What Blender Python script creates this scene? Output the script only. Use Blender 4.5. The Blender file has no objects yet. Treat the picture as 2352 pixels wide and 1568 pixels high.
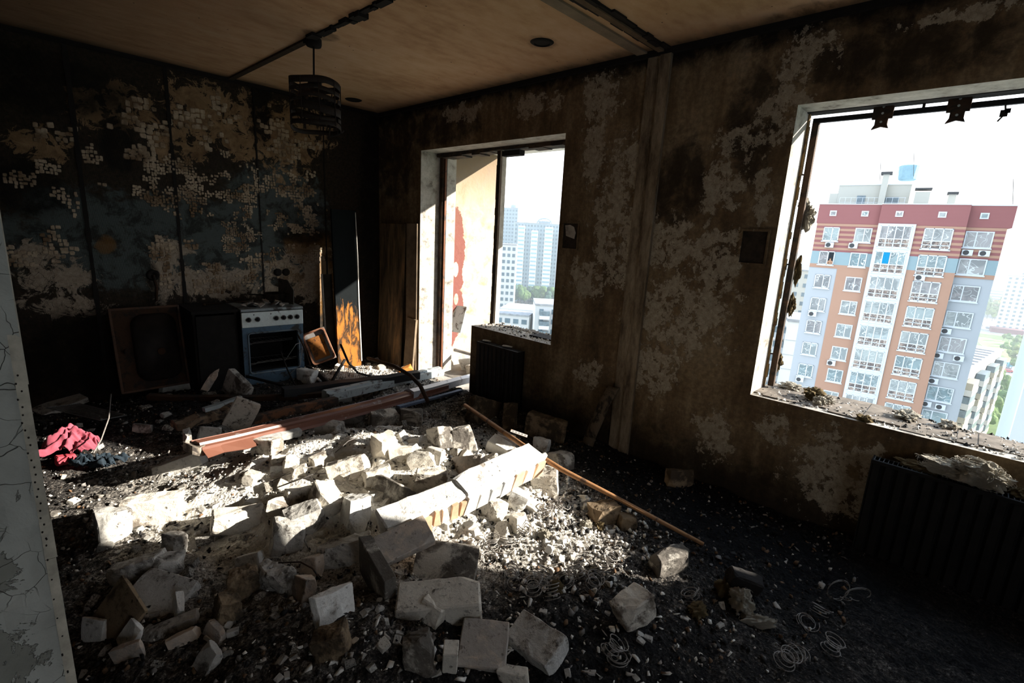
import bpy, bmesh, math, random
import numpy as np
from mathutils import Vector, Matrix, Euler, noise as mnoise

random.seed(7)
SC = bpy.context.scene
COL = SC.collection

# ------------------------------------------------------------------ camera
FPX, W_PX, H_PX = 1131.0755, 2352.0, 1568.0
YAW, PITCH, ROLL = math.radians(46.8171203), math.radians(-12.41937738), math.radians(3.12423371)
CAM = np.array([-3.1553, -5.1645, 1.62])
def _axes():
    cy, sy, cp, sp = math.cos(YAW), math.sin(YAW), math.cos(PITCH), math.sin(PITCH)
    f = np.array([sy*cp, cy*cp, sp]); r = np.array([cy, -sy, 0.0]); u = np.cross(r, f)
    c, s = math.cos(ROLL), math.sin(ROLL)
    return c*r+s*u, -s*r+c*u, f
AX_R, AX_U, AX_F = _axes()
cam_data = bpy.data.cameras.new('camera')
cam_data.sensor_width = 36.0
cam_data.lens = FPX*36.0/W_PX
cam_data.clip_start, cam_data.clip_end = 0.05, 6000
cam = bpy.data.objects.new('camera', cam_data)
cam.matrix_world = Matrix(((AX_R[0], AX_U[0], -AX_F[0], CAM[0]), (AX_R[1], AX_U[1], -AX_F[1], CAM[1]),
                           (AX_R[2], AX_U[2], -AX_F[2], CAM[2]), (0, 0, 0, 1)))
COL.objects.link(cam)
SC.camera = cam

# ------------------------------------------------------------------ sky, sun, exposure
SUN_DIR = Vector((-1.0, 1.13, -0.58)).normalized()
SUN_POWER, SKY_POWER, EXPOSURE = 16.0, 2.8, 0.0
world = bpy.data.worlds.new('hazy_sky')
SC.world = world
world.use_nodes = True
wn, wl = world.node_tree.nodes, world.node_tree.links
wn.clear()
w_out = wn.new('ShaderNodeOutputWorld'); w_bg = wn.new('ShaderNodeBackground')
w_tc = wn.new('ShaderNodeTexCoord'); w_sep = wn.new('ShaderNodeSeparateXYZ'); w_rp = wn.new('ShaderNodeValToRGB')
wl.new(w_tc.outputs['Generated'], w_sep.inputs[0]); wl.new(w_sep.outputs['Z'], w_rp.inputs[0])
w_rp.color_ramp.elements[0].position = 0.0; w_rp.color_ramp.elements[0].color = (0.72, 0.86, 1.0, 1)
w_rp.color_ramp.elements[1].position = 1.0; w_rp.color_ramp.elements[1].color = (0.50, 0.72, 1.0, 1)
e_ = w_rp.color_ramp.elements.new(0.10); e_.color = (0.97, 0.98, 1.0, 1)
wl.new(w_rp.outputs[0], w_bg.inputs['Color']); w_bg.inputs['Strength'].default_value = SKY_POWER
wl.new(w_bg.outputs[0], w_out.inputs['Surface'])
sun_d = bpy.data.lights.new('sun', 'SUN'); sun_d.energy = SUN_POWER; sun_d.angle = math.radians(0.6); sun_d.color = (1.0, 0.93, 0.82)
sun_o = bpy.data.objects.new('sun', sun_d); COL.objects.link(sun_o)
sun_o.rotation_euler = SUN_DIR.to_track_quat('-Z', 'Y').to_euler(); sun_o.location = (20, -22, 14)
SC.view_settings.view_transform = 'Standard'; SC.view_settings.look = 'None'
SC.view_settings.gamma = 1.0; SC.view_settings.use_curve_mapping = False; SC.view_settings.exposure = EXPOSURE
cy_ = SC.cycles
cy_.max_bounces = 8; cy_.diffuse_bounces = 5; cy_.glossy_bounces = 3; cy_.transmission_bounces = 4; cy_.volume_bounces = 0
cy_.transparent_max_bounces = 6; cy_.caustics_reflective = False; cy_.caustics_refractive = False
cy_.use_denoising = True; cy_.sample_clamp_indirect = 6.0

# ------------------------------------------------------------------ numeric helpers
def ray(px, py): return AX_F+(px-W_PX/2)/FPX*AX_R-(py-H_PX/2)/FPX*AX_U
def onX(px, py, X=0.0): d = ray(px, py); return CAM+d*((X-CAM[0])/d[0])
def onY(px, py, Y=0.0): d = ray(px, py); return CAM+d*((Y-CAM[1])/d[1])
def onZ(px, py, Z=0.0): d = ray(px, py); return CAM+d*((Z-CAM[2])/d[2])
def far_at(px, py, D): d = ray(px, py); return CAM+d*(D/math.hypot(d[0], d[1]))
def hash2(ix, iy, seed):
    h = (ix.astype(np.int64)*374761393+iy.astype(np.int64)*668265263+seed*974634777) & 0x7fffffff
    h = ((h ^ (h >> 13))*1274126177) & 0x7fffffff
    return ((h ^ (h >> 16)) & 0xffff)/65535.0
def vnoise(x, y, seed=0):
    x = np.asarray(x, float); y = np.asarray(y, float)
    ix, iy = np.floor(x), np.floor(y); fx, fy = x-ix, y-iy
    fx = fx*fx*(3-2*fx); fy = fy*fy*(3-2*fy)
    a, b = hash2(ix, iy, seed), hash2(ix+1, iy, seed); c, d = hash2(ix, iy+1, seed), hash2(ix+1, iy+1, seed)
    return (a*(1-fx)+b*fx)*(1-fy)+(c*(1-fx)+d*fx)*fy
def fbm(x, y, seed=0, oct=4, gain=0.5):
    s, a, t = 0.0, 1.0, 0.0
    for k in range(oct):
        s = s+a*vnoise(np.asarray(x)*2**k, np.asarray(y)*2**k, seed+k*17); t += a; a *= gain
    return s/t
def gz(x, y, cx, cy, sx, sy, rot=0.0):
    c, s = math.cos(rot), math.sin(rot); dx, dy = x-cx, y-cy
    u, v = c*dx+s*dy, -s*dx+c*dy
    return np.exp(-(u/sx)**2-(v/sy)**2)
def ground_h(x, y):                      # top of the rubble and ash that cover the floor
    x = np.asarray(x, float); y = np.asarray(y, float)
    h = 0.06+0.24*gz(x, y, -1.45, -2.85, 0.62, 0.75, 0.6)+0.10*gz(x, y, -2.2, -2.3, 0.5, 0.6)
    h = h+0.16*gz(x, y, -2.45, -3.75, 0.55, 0.45)+0.10*gz(x, y, -2.3, -0.75, 0.9, 0.45)+0.06*gz(x, y, -1.2, -0.4, 0.9, 0.4)
    h = h+0.05*gz(x, y, -1.6, -4.2, 0.6, 0.35)+0.04*gz(x, y, -0.5, -1.2, 0.4, 0.5)
    amp = 0.045+0.05*gz(x, y, -1.9, -3.0, 1.2, 1.2)
    h = h+amp*(fbm(x*3.1, y*3.1, 3, 4)-0.5)*1.6+0.018*(fbm(x*17, y*17, 9, 3)-0.5)
    return np.maximum(h, 0.012)
def onG(px, py, lift=0.0):               # where the line of sight meets the rubble
    d = ray(px, py); t = np.linspace(0.5, 9.5, 700); p = CAM[None]+d[None]*t[:, None]
    below = p[:, 2] < ground_h(p[:, 0], p[:, 1])+lift
    return p[np.argmax(below)] if below.any() else onZ(px, py, 0.1)

# ------------------------------------------------------------------ mesh helpers
class MB:
    """collects simple solids and links them as one mesh object"""
    def __init__(s): s.v, s.f, s.m = [], [], []
    def add(s, verts, faces, mi=0, mat=None):
        o = len(s.v)
        for p in verts: s.v.append(tuple(mat @ Vector(p)) if mat is not None else tuple(p))
        for q in faces: s.f.append(tuple(i+o for i in q)); s.m.append(mi)
        return s
    def box(s, x0, x1, y0, y1, z0, z1, mi=0, mat=None):
        v = [(x0, y0, z0), (x1, y0, z0), (x1, y1, z0), (x0, y1, z0), (x0, y0, z1), (x1, y0, z1), (x1, y1, z1), (x0, y1, z1)]
        f = [(0, 3, 2, 1), (4, 5, 6, 7), (0, 1, 5, 4), (1, 2, 6, 5), (2, 3, 7, 6), (3, 0, 4, 7)]
        return s.add(v, f, mi, mat)
    def prism(s, poly, z0, z1, mi=0, mat=None):      # polygon in xy, extruded in z
        n = len(poly)
        v = [(x, y, z0) for x, y in poly]+[(x, y, z1) for x, y in poly]
        f = [tuple(range(n-1, -1, -1)), tuple(range(n, 2*n))]+[(i, (i+1) % n, n+(i+1) % n, n+i) for i in range(n)]
        return s.add(v, f, mi, mat)
    def lathe(s, prof, n=20, mi=0, mat=None, close=True):  # profile of (r, z)
        v, f, k = [], [], len(prof)
        for i in range(n):
            a = 2*math.pi*i/n
            for r, z in prof: v.append((r*math.cos(a), r*math.sin(a), z))
        for i in range(n):
            j = (i+1) % n
            for q in range(k-1): f.append((i*k+q, j*k+q, j*k+q+1, i*k+q+1))
        if close:
            f.append(tuple(i*k for i in range(n-1, -1, -1))); f.append(tuple(i*k+k-1 for i in range(n)))
        return s.add(v, f, mi, mat)
    def tube(s, pts, r, n=6, mi=0, mat=None):
        pts = [Vector(p) for p in pts]; v, f = [], []; prev = None
        for i, p in enumerate(pts):
            t = (pts[min(i+1, len(pts)-1)]-pts[max(i-1, 0)]).normalized()
            if prev is None:
                a = t.orthogonal().normalized()
            else:
                a = (prev-t*prev.dot(t)); a = a.normalized() if a.length > 1e-6 else t.orthogonal().normalized()
            prev = a; b = t.cross(a); rr = r[i] if isinstance(r, (list, tuple)) else r
            for k in range(n):
                an = 2*math.pi*k/n; v.append(p+(a*math.cos(an)+b*math.sin(an))*rr)
        for i in range(len(pts)-1):
            for k in range(n):
                k2 = (k+1) % n; f.append((i*n+k, i*n+k2, (i+1)*n+k2, (i+1)*n+k))
        f.append(tuple(range(n-1, -1, -1))); f.append(tuple((len(pts)-1)*n+k for k in range(n)))
        return s.add(v, f, mi, mat)
    def bar(s, A, B, w, h, up=(0, 0, 1), mi=0):      # rectangular bar from A to B
        A, B = Vector(A), Vector(B); t = (B-A).normalized(); sd = t.cross(Vector(up)).normalized(); u = sd.cross(t)
        v = [q+sd*a*w/2+u*b*h/2 for q in (A, B) for a, b in ((-1, -1), (1, -1), (1, 1), (-1, 1))]
        return s.add(v, [(3, 2, 1, 0), (4, 5, 6, 7), (0, 1, 5, 4), (1, 2, 6, 5), (2, 3, 7, 6), (3, 0, 4, 7)], mi)
    def sweep(s, prof, A, B, up=(0, 0, 1), mi=0, seg=1, wob=0.0, sag=0.0, seed=1):   # closed profile (side, up) swept from A to B
        A, B = Vector(A), Vector(B); t = (B-A).normalized(); sd = t.cross(Vector(up)).normalized(); u = sd.cross(t)
        n = len(prof); v, f = [], []; rn = random.Random(seed)
        for i in range(seg+1):
            q = A.lerp(B, i/seg)+u*(-sag*math.sin(math.pi*i/seg))
            dx, dy = rn.uniform(-wob, wob), rn.uniform(-wob, wob)
            for a, b in prof: v.append(q+sd*(a+dx)+u*(b+dy))
        for i in range(seg):
            for k in range(n):
                k2 = (k+1) % n; f.append((i*n+k, i*n+k2, (i+1)*n+k2, (i+1)*n+k))
        f.append(tuple(range(n-1, -1, -1))); f.append(tuple(seg*n+k for k in range(n)))
        return s.add(v, f, mi)
    def mesh(s, name, mats, smooth=False):
        me = bpy.data.meshes.new(name); me.from_pydata([tuple(p) for p in s.v], [], s.f)
        for m in (mats if isinstance(mats, (list, tuple)) else [mats]): me.materials.append(m)
        me.polygons.foreach_set('material_index', s.m)
        bm = bmesh.new(); bm.from_mesh(me); bmesh.ops.recalc_face_normals(bm, faces=bm.faces); bm.to_mesh(me); bm.free()
        if smooth: me.polygons.foreach_set('use_smooth', [True]*len(me.polygons))
        me.update(); return me
    def build(s, name, mats, parent=None, smooth=False, bevel=0.0):
        me = s.mesh(name, mats, smooth)
        if bevel:
            bm = bmesh.new(); bm.from_mesh(me)
            ed = [e for e in bm.edges if len(e.link_faces) == 2 and e.calc_face_angle(0) > 0.6]
            bmesh.ops.bevel(bm, geom=ed, offset=bevel, segments=2, profile=0.6, affect='EDGES', clamp_overlap=True); bm.to_mesh(me); bm.free()
        return link(name, me, parent)
def link(name, me, parent=None, loc=None, rot=None, scale=None):
    o = bpy.data.objects.new(name, me); COL.objects.link(o)
    if parent is not None: o.parent = parent
    if loc is not None: o.location = [float(c) for c in loc]
    if rot is not None: o.rotation_euler = rot
    if scale is not None: o.scale = scale
    return o
def tag(o, label, cat, group=None, kind=None):
    o['label'] = label; o['category'] = cat
    if group: o['group'] = group
    if kind: o['kind'] = kind
    return o
def struct(o): o['kind'] = 'structure'; return o
def empty(name, loc, label, cat, group=None, rz=0.0):
    o = link(name, None, None, loc, (0, 0, rz)); o.empty_display_size = 0.05; return tag(o, label, cat, group)
def part_label(o, s): o['label'] = s; return o

# ------------------------------------------------------------------ material helpers
class MT:
    def __init__(s, name, rough=0.9, metal=0.0, spec=0.3):
        s.m = bpy.data.materials.new(name); s.m.use_nodes = True; s.t = s.m.node_tree; s.n = s.t.nodes; s.l = s.t.links
        s.b = s.n['Principled BSDF']; s.b.inputs['Roughness'].default_value = rough; s.b.inputs['Metallic'].default_value = metal
        s.b.inputs['Specular IOR Level'].default_value = spec; s._tc = None
    def _set(s, sock, v):
        if v is None: return
        if isinstance(v, bpy.types.NodeSocket): s.l.new(v, sock)
        elif isinstance(v, (tuple, list)) and sock.type == 'RGBA': sock.default_value = tuple(v)[:3]+(1.0,)
        else: sock.default_value = v
    def co(s, which='Object'):
        if s._tc is None: s._tc = s.n.new('ShaderNodeTexCoord')
        return s._tc.outputs[which]
    def wco(s): return s.n.new('ShaderNodeNewGeometry').outputs['Position']
    def oco(s):                                       # object coordinates, shifted per object
        oi = s.n.new('ShaderNodeObjectInfo'); v = s.n.new('ShaderNodeVectorMath'); v.operation = 'MULTIPLY_ADD'
        s.l.new(oi.outputs['Random'], v.inputs[0]); v.inputs[1].default_value = (37.1, 17.3, 53.9); s.l.new(s.co(), v.inputs[2]); s._rnd = oi.outputs['Random']
        return v.outputs[0]
    def scale(s, vec, sc):
        v = s.n.new('ShaderNodeVectorMath'); v.operation = 'MULTIPLY'; s.l.new(vec, v.inputs[0]); v.inputs[1].default_value = sc; return v.outputs[0]
    def noise(s, vec, scale=5, detail=4, rough=0.6, dist=0.0):
        n = s.n.new('ShaderNodeTexNoise'); s._set(n.inputs['Vector'], vec)
        for k, v in (('Scale', scale), ('Detail', detail), ('Roughness', rough), ('Distortion', dist)): n.inputs[k].default_value = v
        return n.outputs[0]
    def vor(s, vec, scale=5, feature='F1', out='Distance', rnd=1.0):
        n = s.n.new('ShaderNodeTexVoronoi'); n.feature = feature; s._set(n.inputs['Vector'], vec); n.inputs['Scale'].default_value = scale; n.inputs['Randomness'].default_value = rnd
        return n.outputs[out]
    def wave(s, vec, scale=5, dist=0.0, axis='X', detail=2):
        n = s.n.new('ShaderNodeTexWave'); n.bands_direction = axis; s._set(n.inputs['Vector'], vec)
        n.inputs['Scale'].default_value = scale; n.inputs['Distortion'].default_value = dist; n.inputs['Detail'].default_value = detail; return n.outputs['Fac']
    def math(s, op, a, b=None, c=None, clamp=False):
        n = s.n.new('ShaderNodeMath'); n.operation = op; n.use_clamp = clamp
        for i, q in enumerate((a, b, c)): s._set(n.inputs[i], q)
        return n.outputs[0]
    def step(s, v, lo, hi):
        n = s.n.new('ShaderNodeMapRange'); n.interpolation_type = 'SMOOTHSTEP'; s._set(n.inputs[0], v)
        n.inputs[1].default_value = lo; n.inputs[2].default_value = hi; return n.outputs[0]
    def mix(s, f, a, b, mode='MIX'):
        n = s.n.new('ShaderNodeMix'); n.data_type = 'RGBA'; n.blend_type = mode; s._set(n.inputs[0], f); s._set(n.inputs[6], a); s._set(n.inputs[7], b); return n.outputs[2]
    def ramp(s, f, *st):
        n = s.n.new('ShaderNodeValToRGB'); s.l.new(f, n.inputs[0]); el = n.color_ramp.elements
        while len(el) < len(st): el.new(0.5)
        for e, (p, c) in zip(el, st): e.position = p; e.color = tuple(c)[:3]+(1.0,)
        return n.outputs[0]
    def xyz(s, vec):
        n = s.n.new('ShaderNodeSeparateXYZ'); s.l.new(vec, n.inputs[0]); return n.outputs
    def attr(s, name):
        n = s.n.new('ShaderNodeAttribute'); n.attribute_name = name; return n.outputs['Fac']
    def patches(s, a, b, ells, nz, amt=0.7):          # union of soft ellipses roughened by noise -> mask
        tot = None
        for ca, cb, ra, rb in ells:
            q = s.math('POWER', s.math('DIVIDE', s.math('SUBTRACT', a, ca), ra), 2.0)
            w = s.math('POWER', s.math('DIVIDE', s.math('SUBTRACT', b, cb), rb), 2.0)
            d = s.math('SUBTRACT', 1.0, s.math('SQRT', s.math('ADD', q, w)))
            tot = d if tot is None else s.math('MAXIMUM', tot, d)
        tot = s.math('MINIMUM', tot, 0.35)
        return s.math('ADD', tot, s.math('MULTIPLY', s.math('SUBTRACT', nz, 0.5), amt*2))
    def bump(s, h, strength=0.5, dist=0.01, prev=None):
        n = s.n.new('ShaderNodeBump'); n.inputs['Strength'].default_value = strength; n.inputs['Distance'].default_value = dist
        s._set(n.inputs['Height'], h); s._set(n.inputs['Normal'], prev); s.l.new(n.outputs[0], s.b.inputs['Normal']); return n.outputs[0]
    def col(s, c, rough=None, metal=None):
        s._set(s.b.inputs['Base Color'], c); s._set(s.b.inputs['Roughness'], rough); s._set(s.b.inputs['Metallic'], metal); return s.m
def plain(name, c, rough=0.85, metal=0.0, var=0.25, sc=14, spec=0.3):
    t = MT(name, rough, metal, spec); n = t.noise(t.oco(), sc, 4, 0.65)
    d = tuple(x*(1-var) for x in c); l = tuple(min(1, x*(1+var)) for x in c)
    t.col(t.ramp(n, (0.3, d), (0.7, l))); t.bump(n, 0.25, 0.004); return t.m
# ------------------------------------------------------------------ burnt plaster, concrete, ash
CEIL_Z, WALL_T = 2.82, 0.28
def ellX(px, py, rpx, rpy):              # ellipse on the window wall, given where it is seen
    a, b, c = onX(px, py), onX(px+rpx, py), onX(px, py+rpy)
    return (a[1], a[2], abs(b[1]-a[1])+1e-3, abs(c[2]-a[2])+1e-3)
def ellY(px, py, rpx, rpy):
    a, b, c = onY(px, py), onY(px+rpx, py), onY(px, py+rpy)
    return (a[0], a[2], abs(b[0]-a[0])+1e-3, abs(c[2]-a[2])+1e-3)
def m_window_wall():
    t = MT('sooty_window_wall', 0.92, spec=0.2); p = t.wco(); s = t.xyz(p); y, z = s['Y'], s['Z']
    big = t.noise(p, 1.7, 5, 0.62); mid = t.noise(p, 6.5, 6, 0.68, 0.3); fine = t.noise(p, 30, 5, 0.7); streak = t.noise(t.scale(p, (4, 4, 0.7)), 2.2, 4, 0.6)
    base = t.ramp(t.math('ADD', t.math('MULTIPLY', big, 0.55), t.math('MULTIPLY', streak, 0.45)), (0.34, (0.07, 0.046, 0.027)), (0.46, (0.17, 0.115, 0.062)), (0.58, (0.29, 0.215, 0.13)), (0.72, (0.36, 0.29, 0.20)))
    base = t.mix(t.step(fine, 0.35, 0.7), t.mix(0.45, base, (0.03, 0.022, 0.016)), base)
    soot = t.patches(y, z, [ellX(2060, 120, 330, 80), ellX(1500, 130, 130, 40), ellX(905, 330, 60, 160), ellX(1000, 300, 120, 40), ellX(1730, 280, 70, 160), ellX(1560, 420, 70, 120)], mid, 0.8)
    base = t.mix(t.math('MULTIPLY', t.step(soot, -0.05, 0.45), 0.8), base, (0.016, 0.012, 0.010))
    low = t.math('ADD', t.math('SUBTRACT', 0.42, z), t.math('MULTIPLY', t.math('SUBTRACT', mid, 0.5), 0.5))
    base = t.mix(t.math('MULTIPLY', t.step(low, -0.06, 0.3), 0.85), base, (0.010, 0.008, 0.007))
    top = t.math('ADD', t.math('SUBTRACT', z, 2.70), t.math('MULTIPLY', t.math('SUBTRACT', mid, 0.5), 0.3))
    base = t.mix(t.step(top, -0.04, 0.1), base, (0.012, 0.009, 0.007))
    pale = t.patches(y, z, [ellX(1378, 235, 40, 70), ellX(1365, 340, 26, 80), ellX(1345, 640, 45, 40), ellX(1420, 560, 60, 90), ellX(1440, 390, 40, 80), ellX(1660, 430, 50, 60),
        ellX(1850, 130, 60, 60), ellX(1800, 260, 60, 60), ellX(1690, 330, 50, 40), ellX(1752, 440, 22, 75), ellX(1905, 1085, 105, 95), ellX(1990, 1110, 60, 80), ellX(1640, 1000, 45, 55), ellX(1560, 720, 120, 90), ellX(1530, 560, 70, 60),
        ellX(1640, 600, 60, 80), ellX(1780, 985, 40, 35), ellX(1500, 850, 60, 60), ellX(1230, 240, 50, 26), ellX(1060, 262, 40, 22), ellX(1400, 470, 40, 60), ellX(2250, 25, 160, 18), ellX(1360, 860, 40, 30)], t.noise(p, 8, 9, 0.78, 0.12), 2.7)
    pm = t.step(pale, 0.10, 0.16)
    pc = t.ramp(fine, (0.3, (0.26, 0.215, 0.16)), (0.7, (0.48, 0.43, 0.34)))
    crack = t.vor(t.mix(.06, t.wco(), t.noise(p, 20, 3, .6)), 34, 'DISTANCE_TO_EDGE')
    pc = t.mix(t.step(crack, 0.0, 0.05), t.mix(0.35, pc, (0.05, 0.04, 0.03)), pc)
    c = t.mix(t.math('MULTIPLY', pm, 0.85), base, pc)
    hgt = t.math('ADD', t.math('ADD', t.math('MULTIPLY', pm, 0.7), t.math('MULTIPLY', mid, 0.8)), t.math('MULTIPLY', fine, 0.35))
    t.bump(hgt, 0.7, 0.012); return t.col(c)
def m_reveal():
    t = MT('bare_reveal_plaster', 0.9, spec=0.2); p = t.wco(); n = t.noise(p, 9, 6, 0.7); f = t.noise(p, 40, 4, 0.7)
    c = t.ramp(n, (0.30, (0.10, 0.085, 0.07)), (0.45, (0.36, 0.33, 0.29)), (0.7, (0.55, 0.51, 0.46)))
    t.bump(t.math('ADD', n, t.math('MULTIPLY', f, 0.5)), 0.6, 0.012); return t.col(c)
def m_back_wall():
    t = MT('scorched_tile_wall', 0.9, spec=0.25); p = t.wco(); s = t.xyz(p); x, z = s['X'], s['Z']
    big = t.noise(p, 2.0, 5, 0.65, 0.2); mid = t.noise(p, 8, 7, 0.7, 0.4); fine = t.noise(p, 36, 5, 0.7)
    soot = t.ramp(fine, (0.3, (0.010, 0.008, 0.006)), (0.75, (0.050, 0.036, 0.024)))
    ribs = t.wave(p, 55, 0.6, 'X', 1)
    grey = t.mix(ribs, (0.040, 0.052, 0.053), (0.13, 0.155, 0.150))
    gm = t.patches(x, z, [ellY(420, 560, 330, 120), ellY(250, 560, 130, 90), ellY(640, 480, 120, 110), ellY(560, 620, 200, 50), ellY(150, 480, 110, 60)], mid, 0.75)
    comb = t.wave(t.scale(p, (1, 1, 1)), 38, 1.2, 'Z', 1); grey = t.mix(t.math('MULTIPLY', t.step(t.noise(p, 6, 7, .75, .6), .47, .60), .85), grey, (0.016, 0.015, 0.013)); grey = t.mix(t.math('MULTIPLY', comb, .35), grey, (0.03, 0.035, 0.034)); c = t.mix(t.step(gm, -0.02, 0.28), soot, grey)
    bm_ = t.patches(x, z, [ellY(490, 265, 95, 70), ellY(300, 250, 60, 50), ellY(660, 330, 55, 80), ellY(700, 290, 60, 60), ellY(430, 330, 50, 40), ellY(370, 320, 30, 45), ellY(200, 250, 40, 50), ellY(90, 330, 70, 40), ellY(560, 330, 50, 40)], t.noise(p, 9, 9, 0.74, 0.8), 2.2)
    tan = t.ramp(mid, (0.35, (0.16, 0.095, 0.048)), (0.68, (0.42, 0.28, 0.155)))
    c = t.mix(t.math('MULTIPLY', t.step(bm_, 0.06, 0.13), 0.85), c, tan)
    cl = t.patches(x, z, [ellY(130, 640, 90, 50), ellY(400, 640, 60, 55), ellY(500, 650, 120, 40), ellY(660, 640, 70, 50), ellY(720, 640, 50, 60), ellY(90, 590, 60, 35), ellY(390, 575, 50, 25), ellY(700, 590, 60, 35), ellY(160, 700, 90, 30)], t.noise(p, 8, 9, 0.74, 0.8), 1.8)
    cells = t.vor(t.mix(0.10, p, t.noise(p, 14, 4, .7)), 22, 'DISTANCE_TO_EDGE', rnd=1.0)
    pale = t.ramp(fine, (0.3, (0.26, 0.205, 0.15)), (0.7, (0.48, 0.40, 0.315)))
    pale = t.mix(t.math('MULTIPLY', t.math('SUBTRACT', 1.0, t.step(cells, 0.0, 0.035)), t.step(t.noise(p, 5, 3, .6), .44, .56)), pale, (0.06, 0.045, 0.032))
    pm = t.step(cl, 0.04, 0.2); c = t.mix(t.math('MULTIPLY', pm, 0.9), c, pale)
    rust = t.patches(x, z, [ellY(750, 660, 30, 90), ellY(690, 560, 40, 30), ellY(245, 560, 30, 25), ellY(730, 560, 35, 30)], mid, 0.7)
    c = t.mix(t.math('MULTIPLY', t.step(rust, 0.0, 0.35), 0.7), c, (0.17, 0.085, 0.022))
    dk = t.patches(x, z, [ellY(60, 180, 300, 90), ellY(60, 430, 110, 80), ellY(350, 800, 330, 120), ellY(700, 540, 60, 22), ellY(352, 640, 18, 40), ellY(600, 250, 30, 90), ellY(270, 330, 50, 80), ellY(860, 500, 40, 280)], mid, 0.6)
    c = t.mix(t.math('MULTIPLY', t.step(dk, -0.05, 0.5), 0.93), c, (0.006, 0.005, 0.004))
    h = t.math('ADD', t.math('ADD', t.math('MULTIPLY', mid, 0.7), t.math('MULTIPLY', fine, 0.4)), t.math('ADD', t.math('MULTIPLY', pm, 0.5), t.math('MULTIPLY', ribs, 0.12)))
    t.bump(h, 0.7, 0.012); return t.col(c)
def m_ceiling():
    t = MT('smoked_concrete_ceiling', 0.9, spec=0.2); p = t.wco(); s = t.xyz(p)
    big = t.noise(p, 1.3, 5, 0.6, 0.3); mid = t.noise(t.scale(p, (1, 2.2, 1)), 5, 6, 0.65); fine = t.noise(p, 60, 4, 0.7)
    c = t.ramp(t.math('ADD', t.math('MULTIPLY', big, 0.5), t.math('MULTIPLY', mid, 0.5)), (0.30, (0.36, 0.20, 0.10)), (0.5, (0.58, 0.37, 0.215)), (0.7, (0.68, 0.48, 0.31)))
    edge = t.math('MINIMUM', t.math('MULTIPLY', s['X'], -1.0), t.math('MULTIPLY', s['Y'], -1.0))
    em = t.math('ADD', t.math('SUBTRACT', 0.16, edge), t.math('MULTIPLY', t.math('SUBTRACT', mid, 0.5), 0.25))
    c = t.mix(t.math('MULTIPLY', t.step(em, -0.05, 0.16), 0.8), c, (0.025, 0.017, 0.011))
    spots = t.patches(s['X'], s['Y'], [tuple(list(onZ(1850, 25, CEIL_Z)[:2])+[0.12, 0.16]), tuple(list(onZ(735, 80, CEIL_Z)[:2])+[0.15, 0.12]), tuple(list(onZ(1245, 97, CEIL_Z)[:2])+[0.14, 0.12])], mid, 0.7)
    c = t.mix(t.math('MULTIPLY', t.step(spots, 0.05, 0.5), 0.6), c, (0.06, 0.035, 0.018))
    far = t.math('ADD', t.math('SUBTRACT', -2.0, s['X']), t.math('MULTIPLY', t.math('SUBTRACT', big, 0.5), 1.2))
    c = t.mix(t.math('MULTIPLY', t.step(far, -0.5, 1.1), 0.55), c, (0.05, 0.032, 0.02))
    pit = t.vor(p, 9, 'F1'); c = t.mix(t.step(pit, 0.035, 0.06), (0.07, 0.045, 0.03), c)
    t.bump(t.math('ADD', t.math('MULTIPLY', mid, 0.5), t.math('MULTIPLY', fine, 0.2)), 0.4, 0.01); return t.col(c)
def m_ash():
    t = MT('ash_and_charcoal', 0.95, spec=0.15); p = t.wco(); w = t.attr('pale')
    n1 = t.noise(p, 9, 6, 0.7, 0.3); n2 = t.noise(p, 38, 5, 0.75); n3 = t.noise(p, 110, 3, 0.8); v = t.vor(p, 60, 'F1')
    m = t.math('ADD', t.math('ADD', t.math('MULTIPLY', n2, 0.75), t.math('MULTIPLY', n3, 0.7)), t.math('ADD', t.math('MULTIPLY', n1, 0.5), t.math('MULTIPLY', w, 1.05)))
    c = t.ramp(t.math('MULTIPLY', m, 0.5), (0.44, (0.006, 0.006, 0.007)), (0.53, (0.030, 0.027, 0.025)), (0.60, (0.14, 0.125, 0.11)), (0.68, (0.48, 0.45, 0.40)), (0.80, (0.80, 0.77, 0.71)))
    t.bump(t.math('ADD', t.math('MULTIPLY', n2, 0.8), t.math('ADD', t.math('MULTIPLY', n3, 0.35), t.math('MULTIPLY', v, 0.6))), 1.0, 0.02); return t.col(c)
def m_pillar():
    t = MT('cracked_grey_plaster', 0.85, spec=0.25); p = t.wco(); s = t.xyz(p)
    n = t.noise(p, 7, 6, 0.7, 0.3); f = t.noise(p, 45, 4, 0.7); cr = t.vor(t.mix(0.04, p, t.noise(p, 9, 4, 0.6)), 24, 'DISTANCE_TO_EDGE')
    fl = t.noise(p, 6, 8, 0.72, 0.8); flake = t.step(t.math('ADD', fl, t.math('MULTIPLY', t.step(s['X'], -3.26, -3.14), 0.12)), 0.52, 0.535)
    c = t.mix(flake, t.ramp(n, (0.3, (0.165, 0.168, 0.148)), (0.7, (0.26, 0.265, 0.235))), t.ramp(n, (0.3, (0.30, 0.31, 0.285)), (0.7, (0.44, 0.455, 0.42))))
    ck = t.math('MULTIPLY', t.math('SUBTRACT', 1.0, t.step(cr, 0.0, 0.010)), t.math('MULTIPLY', t.step(t.noise(p, 6, 3, 0.6), 0.48, 0.60), .8))
    c = t.mix(ck, c, (0.05, 0.05, 0.05)); pit = t.step(t.vor(p, 17, 'F1'), 0.03, 0.07); c = t.mix(pit, (0.06, 0.05, 0.045), c)
    t.bump(t.math('ADD', t.math('SUBTRACT', t.math('MULTIPLY', flake, 0.8), t.math('MULTIPLY', ck, 1.2)), t.math('MULTIPLY', n, 0.9)), 0.9, 0.006); return t.col(c)
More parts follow.
